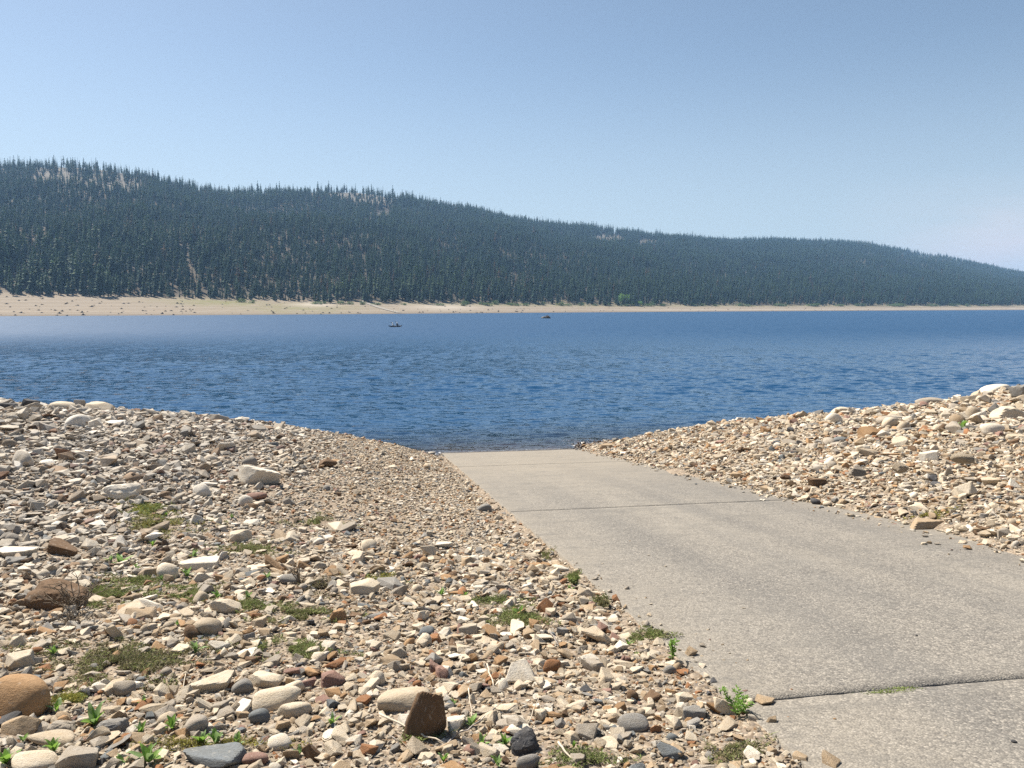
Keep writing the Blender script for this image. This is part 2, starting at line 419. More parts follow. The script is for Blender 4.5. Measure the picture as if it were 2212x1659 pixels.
M_MATDRY = simple('creeping_mat_brown', (0.25, 0.225, 0.11), 0.8, 9.0, 0.55, 0.2, 0.1, 0.15)
M_MATY = simple('yellow_moss_growth', (0.32, 0.29, 0.06), 0.8, 9.0, 0.45, 0.2, 0.1, 0.15)
M_TWIG = simple('dry_twig', (0.20, 0.16, 0.12), 0.9, 8.0, 0.4, 0.1)
M_STICK = simple('bleached_wood', (0.62, 0.53, 0.41), 0.85, 6.0, 0.3, 0.15)
M_STICKG = simple('grey_wood', (0.36, 0.32, 0.29), 0.9, 6.0, 0.35, 0.15)

# ------------------------------------------------------------------ near ground sheet
def spaced(lo, hi, fine, c, growth):
    out = [c]; p = c; s = fine
    while p < hi: p += s; s = max(fine, growth * abs(p - c) * 0.02 if abs(p - c) > 12 else fine); out.append(p)
    p = c; s = fine
    while p > lo: p -= s; s = max(fine, growth * abs(p - c) * 0.02 if abs(p - c) > 12 else fine); out.insert(0, p)
    return np.array(out)
gx = spaced(-70, 75, 0.11, 0.0, 1.0); gy = spaced(-25, 95, 0.11, 8.0, 1.0)
GX, GY = np.meshgrid(gx, gy)
GZ = near_h(GX, GY)
me = mesh_from('shore_ground', np.stack([GX, GY, GZ], -1).reshape(-1, 3), grid_faces(len(gy), len(gx)), [M_SOIL], True)
tag(link('ground', me), 'stony tan ground of the near lake shore on both sides of the ramp', 'ground', kind='structure')

# ------------------------------------------------------------------ boat ramp: one slab for each poured section
ramp = bpy.data.objects.new('boat_ramp', None); COL.objects.link(ramp)
x0, y0 = xy(0, TL); ramp.location = (x0, y0, ramp_z(0))
ramp.rotation_euler = (Matrix.Rotation(YAW, 3, 'Z') @ Matrix.Rotation(-math.atan(GRADE), 3, 'X')).to_euler()
tag(ramp, 'sloping concrete boat ramp running down into the lake', 'boat ramp', kind='structure')
KL = math.sqrt(1 + GRADE ** 2)                            # plan length to length along the slope
def slab(s0, s1, seed):
    r = np.random.default_rng(seed); n = 240; w = TR - TL
    xs = np.linspace(0, w, n)
    def edge(base, sgn, sd):
        j = 0.012 * fbm(xs * 3, xs * 0 + sd, 0, 4, 40 + sd) + 0.03 * np.maximum(0, fbm(xs * 5, xs * 0 + sd * 3, 0, 4, 50 + sd) - .05)
        base = base + (0.02 * fbm(xs * 1.1, xs * 0, 0, 4, 44)) / KL
        return base * KL + sgn * (0.004 + np.abs(j) * .8)
    lo, hi = edge(s0, 1, seed), edge(s1, -1, seed + 1)
    ts = np.linspace(0, 1, 60)
    X = np.repeat(xs[None, :], 60, 0).copy(); Y = lo[None, :] * (1 - ts[:, None]) + hi[None, :] * ts[:, None]
    # weathered outline of the left side
    ej = 0.016 * fbm(Y[:, 0] * 2.5, Y[:, 0] * 0, 0, 4, 77) + 0.012 * fbm(Y[:, 0] * 11, Y[:, 0] * 0, 0, 2, 79)
    X[:, 0] += ej; X[:, 1] = 0.5 * (X[:, 0] + X[:, 2])
    Z = 0.006 * fbm(X * 0.5, Y * 0.5, 0, 2, 60)
    top = np.stack([X, Y, Z], -1).reshape(-1, 3); N = len(top)
    bot = top.copy(); bot[:, 2] -= 0.15
    fs = grid_faces(60, n)
    ring = list(range(n)) + [n * k + n - 1 for k in range(1, 60)] + [n * 59 + k for k in range(n - 2, -1, -1)] + [n * k for k in range(58, 0, -1)]
    side = [(ring[i], ring[i] + N, ring[(i + 1) % len(ring)] + N, ring[(i + 1) % len(ring)]) for i in range(len(ring))]
    m = mesh_from('slab', np.concatenate([top, bot]), np.concatenate([fs, np.array(side)]), [M_CONC])
    return link('slab', m, parent=ramp)
SEAMS = [-9.0, -3.6, 3.74, 11.07, 19.05, 27.0, 35.0, 43.0]
for i in range(len(SEAMS) - 1): slab(SEAMS[i], SEAMS[i + 1], 100 + i)

# ------------------------------------------------------------------ far shore and hills
def itp(x, pts): xs, ys = zip(*pts); return np.interp(x, xs, ys)
def smooth_tab(pts):
    xs = np.arange(-1200, 3401, 20.0); ys = itp(xs, pts); k = np.ones(5) / 5
    return xs, np.convolve(np.pad(ys, 2, mode='edge'), k, 'valid')
def tab(t, x): return np.interp(x, *t)
SHORE_PX = smooth_tab([(-1200, 687), (0, 683.0), (400, 681), (800, 678.3), (1100, 676), (1500, 673.2), (1900, 671), (2212, 669.6), (3400, 667.6)])
BEACH_W = smooth_tab([(-1200, 110), (0, 105), (400, 100), (800, 86), (1300, 78), (2212, 85), (3400, 90)])
TOP_PX = smooth_tab([(-1200, 628), (0, 632), (200, 636), (400, 643), (600, 650), (800, 652), (1000, 655), (1300, 659), (1500, 659.5), (1900, 659.5), (2212, 659.8), (3400, 660)])
RIDGE_Y = smooth_tab([(-1200, 1050), (0, 1050), (400, 1130), (700, 1330), (1100, 1500), (1500, 1800), (1900, 2150), (2212, 2500), (3400, 2900)])
SKY_PX = smooth_tab([(-1200, 395), (-300, 352), (0, 348), (100, 345), (200, 345), (265, 355), (330, 367), (400, 387), (470, 402), (600, 404), (700, 402), (790, 402), (860, 417), (940, 435), (1020, 449), (1100, 465), (1200, 487), (1300, 490), (1400, 503), (1560, 515), (1700, 518), (1860, 525), (1940, 538), (2000, 545), (2060, 560), (2140, 578), (2212, 592), (2500, 625), (3400, 640)])

def col_of(u): return CX + F * u / CP
def far_params(u):
    c = col_of(u)
    ys = WATER_Z / tan_of(tab(SHORE_PX, c))
    yt = ys + tab(BEACH_W, c)
    zt = yt * tan_of(tab(TOP_PX, c))
    yr = tab(RIDGE_Y, c)
    treepx = 10.8 * F / yr
    bald = sstep(c, 1985, 2030) * (1 - 0.6 * sstep(c, 2120, 2180))
    zr = yr * tan_of(tab(SKY_PX, c) + treepx * (1 - 0.85 * bald))
    return c, ys, yt, zt, yr, zr
def far_h(x, y):
    x, y = np.asarray(x, float), np.asarray(y, float)
    c, ys, yt, zt, yr, zr = far_params(x / y)
    zt = np.maximum(zt, WATER_Z + 2.5)
    b = (y - ys) / (yt - ys)
    beach = np.where(b < 0, WATER_Z + b * (zt - WATER_Z) * 0.8, WATER_Z + (zt - WATER_Z) * (0.75 * b + 0.25 * b * b))
    t = np.clip((y - yt) / (yr - yt), 0, 1)
    env = np.sin(np.pi * t) ** 0.8
    und = 17 * fbm(x / 210, y / 260, 0, 3, 71) + 6 * fbm(x / 60, y / 70, 0, 3, 75)
    hill = zt + (zr - zt) * (0.88 * t + 0.12 * np.sin(t * np.pi / 2)) + env * und * (0.3 + 0.7 * sstep(t, 0, .4))
    back = zr - 0.16 * np.maximum(y - yr, 0) - 0.00008 * np.maximum(y - yr, 0) ** 2
    z = np.where(y < yt, beach, np.where(y < yr, hill, back))
    return z + 0.35 * fbm(x / 9, y / 9, 0, 3, 81) * sstep(b, 0.02, 0.3)

BARE = [(190, 383, 120, 26, .68), (268, 404, 45, 12, .9), (60, 375, 60, 20, .4), (800, 424, 105, 16, .9), (620, 417, 130, 13, .75), (500, 410, 45, 12, .85), (825, 466, 28, 9, 1), (1310, 518, 40, 12, .95), (1400, 524, 22, 8, .8), (1112, 606, 55, 18, .6), (1890, 556, 55, 12, .5), (2030, 560, 80, 20, .8), (2140, 585, 60, 10, .6), (870, 432, 30, 7, .9), (990, 455, 40, 7, .5), (40, 600, 0.1, 0.1, 0)]
def bare_at(px, py):
    v = np.zeros_like(px)
    for cx_, cy_, rx, ry, k in BARE:
        q = ((px - cx_) / rx) ** 2 + ((py - cy_) / ry) ** 2
        v = np.maximum(v, k * (1 - sstep(q, 0.55, 1.5)))
    return v
us = np.linspace(-0.98, 0.98, 640)
rows = np.concatenate([np.linspace(-0.6, 0, 12, endpoint=False), np.linspace(0, 1, 46, endpoint=False), 1 + np.linspace(0, 1, 90), 2 + np.linspace(0.02, 1, 22)])
c, ys, yt, zt, yr, zr = far_params(us)
R_ = rows[:, None]
FY = np.where(R_ < 1, ys + R_ * (yt - ys), np.where(R_ < 2, yt + (R_ - 1) * (yr - yt), yr + (R_ - 2) * 1200))
FX = FY * us[None, :]
FZ = far_h(FX, FY)
PX, PY = project(FX, FY, FZ)
me = mesh_from('hillside', np.stack([FX, FY, FZ], -1).reshape(-1, 3), grid_faces(len(rows), len(us)), [M_HILL], True)
C2 = np.broadcast_to(c[None, :], FY.shape)
attr(me, 'bare', np.maximum(bare_at(PX, PY) * sstep(R_, 1.0, 1.05), 0.0 * (R_ > 1)))
wav = 12 * fbm(FX / 40, FY / 40, 0, 2, 91)
attr(me, 'beach', 1 - sstep(R_ + 0.04 * fbm(FX / 14, FY / 14, 0, 3, 93), 0.98, 1.03) * np.ones_like(FX))
g = np.maximum(1.0 * np.exp(-(((C2 + wav * 3 - 470) / 130) ** 2 + ((R_ - 0.78) / 0.22) ** 2)), 0.8 * np.exp(-(((C2 + wav * 3 - 640) / 130) ** 2 + ((R_ - 0.5) / 0.4) ** 2)))
g = np.maximum(g, 0.55 * sstep(C2, 700, 1000) * sstep(R_, 0.6, 0.95) * (R_ < 1.05))
g = np.maximum(g, sstep(C2, 1850, 1960) * (R_ > 1.1))
attr(me, 'green', g)
pl = 0.8 * np.exp(-(((C2 - 680) / 45) ** 2 + ((R_ - 0.75) / 0.15) ** 2)) + 0.7 * np.exp(-(((C2 - 960) / 75) ** 2 + ((R_ - 0.62) / 0.25) ** 2)) + 0.35 * np.exp(-((R_ - 0.3) / 0.12) ** 2) * sstep(C2, 1250, 1500)
attr(me, 'pale', np.clip(pl, 0, 1))
tag(link('hillside', me), 'forested hillside with a bare drawn-down beach across the lake', 'hillside', kind='structure')

def hit_far(px, py):
    r = ray(px, py); y = np.linspace(250, 3200, 9000)
    x = r[0] / r[1] * y; z = r[2] / r[1] * y
    i = int(np.argmax(z < far_h(x, y)))
    return np.array([x[i], y[i], float(far_h(x[i], y[i]))])
def hit_water(px, py):
    r = ray(px, py); k = WATER_Z / r[2]; return r * k

# the ramp of the opposite shore: a pale strip laid on the beach
pa, pb = hit_far(784, 652.5), hit_water(862, 677.6)
n = 24; tt = np.linspace(-0.05, 1.02, n); cxs = pa[None, :] * (1 - tt[:, None]) + pb[None, :] * tt[:, None]
dirv = (pb - pa)[:2]; dirv /= np.linalg.norm(dirv); nv = np.array([-dirv[1], dirv[0]])
vv = []
for k in (-1.9, 0, 1.9):
    q = cxs[:, :2] + nv * k; vv.append(np.column_stack([q, np.maximum(far_h(q[:, 0], q[:, 1]), WATER_Z - 0.3) + 0.30]))
V = np.stack(vv, 1).reshape(-1, 3)
M_ROAD = simple('pale_road', (0.29, 0.262, 0.222), 0.95, 0.3, 0.2, 0.1)
tag(link('road', mesh_from('road', V, grid_faces(n, 3), [M_ROAD], True)), 'pale ramp road running down the far beach to the water', 'road', kind='structure')

# ------------------------------------------------------------------ lake
r_ = [16.0]
while r_[-1] < 5200: r_.append(r_[-1] + max(0.11, r_[-1] * (0.0036 if r_[-1] < 120 else 0.03)))
r_ = np.array(r_); ua = np.linspace(-1.15, 1.15, 760)
WY = np.repeat(r_[:, None], len(ua), 1); WX = WY * ua[None, :]
wz = np.zeros_like(WX); wr = np.random.default_rng(4)
for k in range(26):
    lam = 0.45 * (1.13 ** (k * 0.45)); ang = wr.normal(0.15, 0.5); ph = wr.uniform(0, 6.28)
    amp = 0.0082 * lam ** 0.85
    kx, ky = math.sin(ang) * 6.283 / lam, math.cos(ang) * 6.283 / lam
    fade = 1 - sstep(WY * 0.0036, lam * 0.18, lam * 0.42)
    fade = fade * (1 - sstep(WY, 85, 116))
    wz += amp * fade * np.sin(kx * WX + ky * WY + ph + 1.5 * vnoise(WX / (6 * lam), WY / (6 * lam), k, 31))
wz *= 0.7 * (0.55 + 0.6 * sstep(fbm(WX / 22, WY / 12, 0, 3, 33), -0.4, 0.5))
nh = near_h(WX, WY, False)
dep = WATER_Z - np.where(WY < 90, nh, -50)
fh = np.where(WY > 200, far_h(WX, WY), -80)
dep = np.minimum(dep, np.where(WY > 200, (WATER_Z - fh) * 8 + 0.4, 50))
wz *= 0.22 + 0.78 * sstep(dep, 0.0, 0.6)
me = mesh_from('lake', np.stack([WX, WY, WATER_Z + wz], -1).reshape(-1, 3), grid_faces(len(r_), len(ua)), [M_WATER], True)
attr(me, 'depth', dep); attr(me, 'far', sstep(WY, 40, 160))
tag(link('lake', me), 'rippled deep blue lake water', 'lake', kind='structure')

# ------------------------------------------------------------------ conifers
def conifer(seed, height, spread, sparse=1.0, base=0.12, layers=20):
    r = random.Random(seed); V, Fc = [], []
    for i in range(layers):
        h = base + (1 - base) * (i + r.uniform(-.3, .3)) / layers
        h = min(max(h, base), 0.985)
        prof = (1 - (h - base) / (1 - base)) ** 0.62
        prof *= min(1.0, 0.45 + (h - base) * 4.0)
        R = spread * max(prof, 0.10) * r.uniform(0.75, 1.2)
        nb = max(3, int(round((7 if h < .7 else 5) * sparse)))
        a0 = r.uniform(0, 6.28)
        for k in range(nb):
            if r.random() < 0.10: continue
            an = a0 + 6.283 * k / nb + r.uniform(-.35, .35); L = R * r.uniform(0.55, 1.15); wd = L * r.uniform(0.28, 0.42)
            z0 = h * height; dz = -L * r.uniform(0.15, 0.5) + 0.12 * L
            ca, sa = math.cos(an), math.sin(an)
            def P(rad, side, zz): return (ca * rad - sa * side, sa * rad + ca * side, zz)
            b = len(V)
            V += [P(0, 0, z0 + 0.02 * height), P(L * .55, wd, z0 + dz * .55 - .12 * L), P(L, 0, z0 + dz), P(L * .55, -wd, z0 + dz * .55 - .12 * L), P(L * .5, 0, z0 + dz * .35 + .12 * L), P(L * .45, 0, z0 + dz * .4 - .34 * L)]
            Fc += [(b, b + 1, b + 4), (b + 1, b + 2, b + 4), (b + 4, b + 2, b + 3), (b, b + 4, b + 3), (b, b + 2, b + 5)]
    b = len(V)
    for k in range(4): an = k * 1.57; V.append((math.cos(an) * spread * .16, math.sin(an) * spread * .16, height * .93))
    V.append((0, 0, height)); Fc += [(b + k, b + (k + 1) % 4, b + 4) for k in range(4)]
    return V, Fc
def trunk(height, rad, n=6):
    V, Fc = [], []
    hs = [(-1.2, 1.25), (0, 1.1), (0.25 * height, .8), (.6 * height, .5), (.93 * height, .08)]
    for z, k in hs:
        for i in range(n): V.append((math.cos(6.283 * i / n) * rad * k, math.sin(6.283 * i / n) * rad * k, z))
    for j in range(len(hs) - 1):
        for i in range(n): Fc.append((j * n + i, j * n + (i + 1) % n, (j + 1) * n + (i + 1) % n, (j + 1) * n + i))
    return V, Fc
TREES = []                                                # (crown mesh, trunk mesh) pairs, one metre-true height of 20 m
specs = [(2.9, 1.0, .10, 22), (2.4, 1.0, .07, 24), (3.4, 1.0, .14, 20), (2.0, .9, .16, 22), (2.7, .85, .22, 18), (1.6, .9, .05, 22), (3.1, 1.1, .06, 22)]
for i, (sp, spa, ba, la) in enumerate(specs):
    v, fcs = conifer(300 + i, 20.0, sp, spa, ba, la)
    tv, tf = trunk(20.0, 0.27)
    TREES.append((mesh_from('crown', v, fcs, [M_NEEDLE]), mesh_from('trunk', tv, tf, [M_BARK])))
proto_t = bpy.data.collections.new('tree_sources')
def joined(name, a, b, ma, mb):
    va = [tuple(x.co) for x in a.vertices]; vb = [tuple(x.co) for x in b.vertices]
    fa = [tuple(p.vertices) for p in a.polygons]; fb = [tuple(q + len(va) for q in p.vertices) for p in b.polygons]
    m = mesh_from(name, va + vb, fa + fb, [ma, mb])
    idx = np.array([0] * len(fa) + [1] * len(fb), np.int32); m.polygons.foreach_set('material_index', idx)
    return m
for i, (cm, tm) in enumerate(TREES):
    proto_t.objects.link(bpy.data.objects.new('tree_source_%02d' % i, joined('tree_source', cm, tm, M_NEEDLE, M_BARK)))
for i in range(2):                                        # dead standing snags
    v, fcs = conifer(340 + i, 20.0, 0.8, 0.45, .3, 12); tv, tf = trunk(20.0, 0.3)
    a = mesh_from('s', v, fcs); b = mesh_from('s', tv, tf)
    proto_t.objects.link(bpy.data.objects.new('tree_source_%02d' % (len(TREES) + i), joined('snag_source', a, b, M_SNAG, M_SNAG)))

tr = np.random.default_rng(8)
N = 430000
uu = tr.uniform(-0.80, 0.80, N)
c, ys, yt, zt, yr, zr = far_params(uu)
ymin, ymax = yt - 6, yr + 60
yy = np.sqrt(tr.uniform(0, 1, N) * (3000.0 ** 2 - 330.0 ** 2) + 330.0 ** 2)
jit = 10 * fbm(uu * yy / 25, yy / 25, 0, 2, 95)
ok = (yy > ymin + jit) & (yy < ymax)
uu, yy, yt, yr = uu[ok], yy[ok], yt[ok], yr[ok]
xx = uu * yy; zz = far_h(xx, yy)
tpx, tpy = project(xx, yy, zz)
bare = bare_at(tpx, tpy)
thin = 0.55 * np.exp(-((yy - yr) / 60) ** 2) * (tpx < 950)
keep = tr.uniform(0, 1, len(xx)) > np.maximum(bare * 0.97, thin)
keep &= tr.uniform(0, 1, len(xx)) < (0.82 + 0.5 * fbm(xx / 38, yy / 38, 0, 3, 97))
xx, yy, zz, tpx, tpy, yt, yr = [q[keep] for q in (xx, yy, zz, tpx, tpy, yt, yr)]
hgt = 0.60 * np.clip(tr.normal(0.98, 0.28, len(xx)), 0.40, 1.7) * (0.95 + 0.45 * fbm(xx / 75, yy / 75, 0, 3, 98)) * (1 + .18 * (tpx < 500) * (yy - yt < 160))
edge = np.exp(-np.maximum(yy - yt, 0) / 10)
hgt *= 1 - 0.38 * edge * tr.uniform(0, 1, len(xx))
hgt *= 1 - 0.42 * (sstep(tpx, 1960, 2030) * np.exp(-((yy - yr) / 160) ** 2))
sprd = tr.uniform(0.95, 1.5, len(xx)) * (1.0 + 0.15 * (hgt < .5))
kind = tr.integers(0, len(TREES), len(xx))
snag = tr.uniform(0, 1, len(xx)) < np.where((tpx < 480) & (yr - yy < 170), 0.20, 0.012)
kind = np.where(snag, len(TREES) + tr.integers(0, 2, len(xx)), kind)
rotz = tr.uniform(0, 6.283, len(xx))
bx, by = project(xx, yy, zz + 20 * hgt)
vis_h = (tpy - by)
vis_h = np.where((tpx > -10) & (tpx < 2222) & (kind < len(TREES)) & (yy - yt < 26), vis_h, 0)
order = np.argsort(-vis_h)
front = np.sort(order[:300]); rest = np.setdiff1d(np.arange(len(xx)), front)
def tree_label(px):
    if px < 330: return 'dark green conifer in the front rows of forest above the bare left beach'
    if px < 720: return 'dark green conifer in the front rows of forest above the grassy stretch of beach'
    return 'dark green conifer in the front rows of forest behind the far ramp road'
for i in front:
    t = bpy.data.objects.new('pine_tree', None); COL.objects.link(t)
    t.location = (xx[i], yy[i], zz[i] - 0.15); t.rotation_euler = (0, 0, rotz[i]); t.scale = (hgt[i] * sprd[i], hgt[i] * sprd[i], hgt[i])
    lab = tree_label(tpx[i]); tag(t, lab, 'tree', 'front row: ' + lab)
    cm, tm = TREES[kind[i]]
    link('crown', cm, parent=t); link('trunk', tm, parent=t)

def scatter(name, pts, rot, scl, idx, coll, tint=None):
    me = bpy.data.meshes.new(name); me.vertices.add(len(pts)); me.vertices.foreach_set('co', np.asarray(pts, np.float32).ravel())
    for an, dat in (('rot', rot), ('scl', scl)):
        at = me.attributes.new(an, 'FLOAT_VECTOR', 'POINT'); at.data.foreach_set('vector', np.asarray(dat, np.float32).ravel())
    at = me.attributes.new('idx', 'INT', 'POINT'); at.data.foreach_set('value', np.asarray(idx, np.int32))
    if tint is not None:
        at = me.attributes.new('tint', 'FLOAT_COLOR', 'POINT'); at.data.foreach_set('color', np.column_stack([tint, np.ones(len(tint))]).astype(np.float32).ravel())
    o = link(name, me)
    ng = bpy.data.node_groups.new(name + '_scatter', 'GeometryNodeTree')
    ng.interface.new_socket('Geometry', in_out='INPUT', socket_type='NodeSocketGeometry')
    ng.interface.new_socket('Geometry', in_out='OUTPUT', socket_type='NodeSocketGeometry')
    gi, go = ng.nodes.new('NodeGroupInput'), ng.nodes.new('NodeGroupOutput')
    iop = ng.nodes.new('GeometryNodeInstanceOnPoints'); ci = ng.nodes.new('GeometryNodeCollectionInfo')
    ci.inputs['Collection'].default_value = coll; ci.inputs['Separate Children'].default_value = True; ci.inputs['Reset Children'].default_value = True
    def na(nm, ty): q = ng.nodes.new('GeometryNodeInputNamedAttribute'); q.data_type = ty; q.inputs[0].default_value = nm; return q.outputs[0]
    L = ng.links.new
    L(gi.outputs[0], iop.inputs['Points']); L(ci.outputs[0], iop.inputs['Instance']); iop.inputs['Pick Instance'].default_value = True
    L(na('idx', 'INT'), iop.inputs['Instance Index']); L(na('rot', 'FLOAT_VECTOR'), iop.inputs['Rotation']); L(na('scl', 'FLOAT_VECTOR'), iop.inputs['Scale'])
    L(iop.outputs[0], go.inputs[0])
    md = o.modifiers.new('scatter', 'NODES'); md.node_group = ng
    return o
z0 = np.zeros(len(rest))
o = scatter('forest', np.column_stack([xx, yy, zz - 0.15])[rest], np.column_stack([z0, z0, rotz[rest]]), np.column_stack([hgt * sprd, hgt * sprd, hgt])[rest], kind[rest], proto_t)
tag(o, 'dense dark conifer forest covering the hills behind the front rows', 'forest', kind='stuff')
print('trees', len(rest))

# bushes at the foot of the forest
def leaf_clump(seed, n, sx, sz):
    r = np.random.default_rng(seed); V, Fc = [], []
    lob = [(r.uniform(-.65, .65), r.uniform(-.6, .6), r.uniform(.2, .75), r.uniform(.3, .5)) for _ in range(9)]
    for i in range(n):
        l = lob[r.integers(0, len(lob))]; d = r.normal(size=3); d /= np.linalg.norm(d); q = np.array(l[:3]) + d * l[3] * r.uniform(.55, 1)
        q[2] = abs(q[2]); q = q * np.array([sx, sx, sz]); s = r.uniform(.10, .22) * sz * .55
        u = r.normal(size=3); u /= np.linalg.norm(u); w = np.cross(u, r.normal(size=3)); w /= np.linalg.norm(w)
        b = len(V); V += [q - u * s, q + w * s * .6, q + u * s, q - w * s * .6]; Fc.append((b, b + 1, b + 2, b + 3))
    return V, Fc
BUSH = [mesh_from('foliage', *leaf_clump(400 + i, 420, 1.0, 1.0), [M_BUSH]) for i in range(3)]
WILL = mesh_from('foliage', *leaf_clump(410, 900, 1.0, 1.0), [M_WILLOW])
def stems(seed, m):
    r = random.Random(seed); V, Fc = [], []
    for k in range(6):
        a_ = r.uniform(0, 6.28); l = r.uniform(.2, .5); b = len(V); w = .03
        V += [(w, 0, -.1), (-w, w, -.1), (-w, -w, -.1), (math.cos(a_) * l, math.sin(a_) * l, .8)]
        Fc += [(b, b + 1, b + 3), (b + 1, b + 2, b + 3), (b + 2, b, b + 3)]
    return mesh_from('stems', V, Fc, [M_TWIG])
STEM = stems(1, 6)
bush_spots = [(522, 653, 22, 9), (545, 655, 16, 7), (700, 656, 14, 6), (735, 657, 20, 8), (782, 658, 18, 8), (1005, 657, 20, 8), (1040, 658, 16, 7), (1072, 658, 20, 10), (1100, 659, 14, 6), (1172, 659, 16, 8), (1210, 660, 22, 8), (1255, 660, 18, 7), (1310, 660, 20, 7), (1408, 660, 16, 9), (1430, 661, 12, 5), (1500, 661, 18, 6), (1600, 661, 24, 7), (1680, 661, 22, 6), (1760, 661, 26, 7), (1850, 661, 18, 6), (1940, 661.5, 28, 7), (2010, 661.5, 20, 6), (2090, 662, 14, 6)]
br = random.Random(21)
for q in range(26):
    x_ = 700 + 1490 * (q + br.uniform(-.4, .4)) / 26
    bush_spots.append((round(x_), 660 + 1.2 * (x_ > 1300) - 3 * max(0, (1000 - x_) / 300), br.randint(14, 30), br.uniform(4, 7)))
where = {0: 'left of the far ramp road', 1: 'between the far ramp road and the willow', 2: 'right of the willow'}
for k, (bx_, by_, w, h) in enumerate(bush_spots):
    p = hit_far(bx_, by_); m = p[1] / F; g_ = 0 if bx_ < 770 else 1 if bx_ < 1340 else 2
    t = bpy.data.objects.new('bush', None); COL.objects.link(t); t.location = p - np.array([0, 0, .1]); t.rotation_euler = (0, 0, k * 1.3); t.scale = (w * m * .5, w * m * .5, h * m)
    same = [q for q in bush_spots if (0 if q[0] < 770 else 1 if q[0] < 1340 else 2) == g_]
    nth = sorted(same).index((bx_, by_, w, h))
    words = ['first', 'second', 'third', 'fourth', 'fifth', 'sixth', 'seventh', 'eighth', 'ninth', 'tenth', 'eleventh', 'twelfth', 'thirteenth', 'fourteenth', 'fifteenth', 'sixteenth', 'seventeenth', 'eighteenth', 'nineteenth', 'twentieth'] + ['twenty-' + q for q in ('first', 'second', 'third', 'fourth', 'fifth', 'sixth', 'seventh', 'eighth', 'ninth')]
    tag(t, 'low green bush %s, %s from the left' % (where[g_], words[nth]), 'bush', 'bushes along the far beach')
    link('foliage', BUSH[k % 3], parent=t); link('stems', STEM, parent=t)
for (bx_, by_, w, h, lb) in [(1348, 659, 34, 23, 'tall bright green willow bush at the foot of the far forest'), (1375, 660, 34, 10, 'spreading bright green willow shoots right of the tall willow bush')]:
    p = hit_far(bx_, by_); m = p[1] / F
    t = bpy.data.objects.new('willow_bush', None); COL.objects.link(t); t.location = p - np.array([0, 0, .1]); t.scale = (w * m * .45, w * m * .45, h * m)
    tag(t, lb, 'bush'); link('foliage', WILL, parent=t); link('stems', STEM, parent=t)

# stumps left on the drawn-down beach
def stump_mesh(seed):
    r = random.Random(seed); V, Fc = [], []; n = 12
    lv = [(-.25, 1.0), (.02, .78), (.18, .42), (.5, .30), (.62 + r.uniform(-.1, .25), .25)]
    fl = [1 + .55 * math.sin(3 * 6.283 * i / n + r.uniform(0, 1)) * r.uniform(.5, 1) for i in range(n)]
    for j, (z, k) in enumerate(lv):
        for i in range(n):
            q = k * (1 + (fl[i] - 1) * (1 - j / 4)) * r.uniform(.9, 1.1)
            V.append((math.cos(6.283 * i / n) * q, math.sin(6.283 * i / n) * q, z + (r.uniform(-.1, .1) if j == 4 else 0)))
    for j in range(4):
        for i in range(n): Fc.append((j * n + i, j * n + (i + 1) % n, (j + 1) * n + (i + 1) % n, (j + 1) * n + i))
    V.append((0, 0, .5)); Fc += [(4 * n + i, 4 * n + (i + 1) % n, 5 * n) for i in range(n)]
    for k in range(4):                                    # exposed roots
        a_ = r.uniform(0, 6.28); b = len(V); ca, sa = math.cos(a_), math.sin(a_); L = r.uniform(1.1, 1.7)
        for (rad, z, w) in [(.3, .3, .16), (.8, .12, .12), (L, -.12, .04)]:
            V += [(ca * rad - sa * w, sa * rad + ca * w, z), (ca * rad + sa * w, sa * rad - ca * w, z), (ca * rad, sa * rad, z + w * 1.4)]
        for j in range(2):
            for i in range(3): Fc.append((b + j * 3 + i, b + j * 3 + (i + 1) % 3, b + j * 3 + 3 + (i + 1) % 3, b + j * 3 + 3 + i))
    return mesh_from('stump', V, Fc, [M_STUMP])
STUMPS = [stump_mesh(i) for i in range(5)]
crop = [(80, 360), (338, 360), (225, 405), (310, 400), (480, 375), (505, 384), (80, 443), (120, 480), (495, 452), (470, 478), (425, 466), (905, 393), (855, 411), (1015, 368), (1090, 402), (1205, 420), (1180, 436), (795, 436), (775, 445), (925, 461), (1090, 476), (1115, 460), (1320, 468), (1470, 440), (1525, 437), (1650, 420), (1690, 424), (1440, 500), (1785, 467), (1710, 482), (1860, 480), (1965, 470), (830, 515), (605, 510), (650, 520), (740, 530), (460, 518), (350, 507), (255, 548), (285, 553), (165, 537), (495, 548), (975, 545), (1035, 535), (918, 522), (1312, 543), (1460, 530), (1445, 550), (1690, 525), (1730, 528), (1825, 522), (1735, 558), (1925, 560), (1960, 530), (2030, 526), (2100, 437), (2090, 480), (2165, 475), (680, 579), (800, 583), (985, 575), (1280, 578), (1405, 562), (180, 578), (15, 573), (705, 556), (1795, 568), (2055, 573)]
sp = [(x * .1823, 576 + y * .1823, 1.0) for x, y in crop]
sr = np.random.default_rng(15)
while len(sp) < 230:
    x = 390 + 1500 * sr.uniform() ** 1.5; q = sr.uniform(0.0, 0.92) ** 1.3
    y = np.interp(x, *SHORE_PX) * (1 - q) + np.interp(x, *TOP_PX) * q
    sp.append((x, y + 0.2, 0.8))
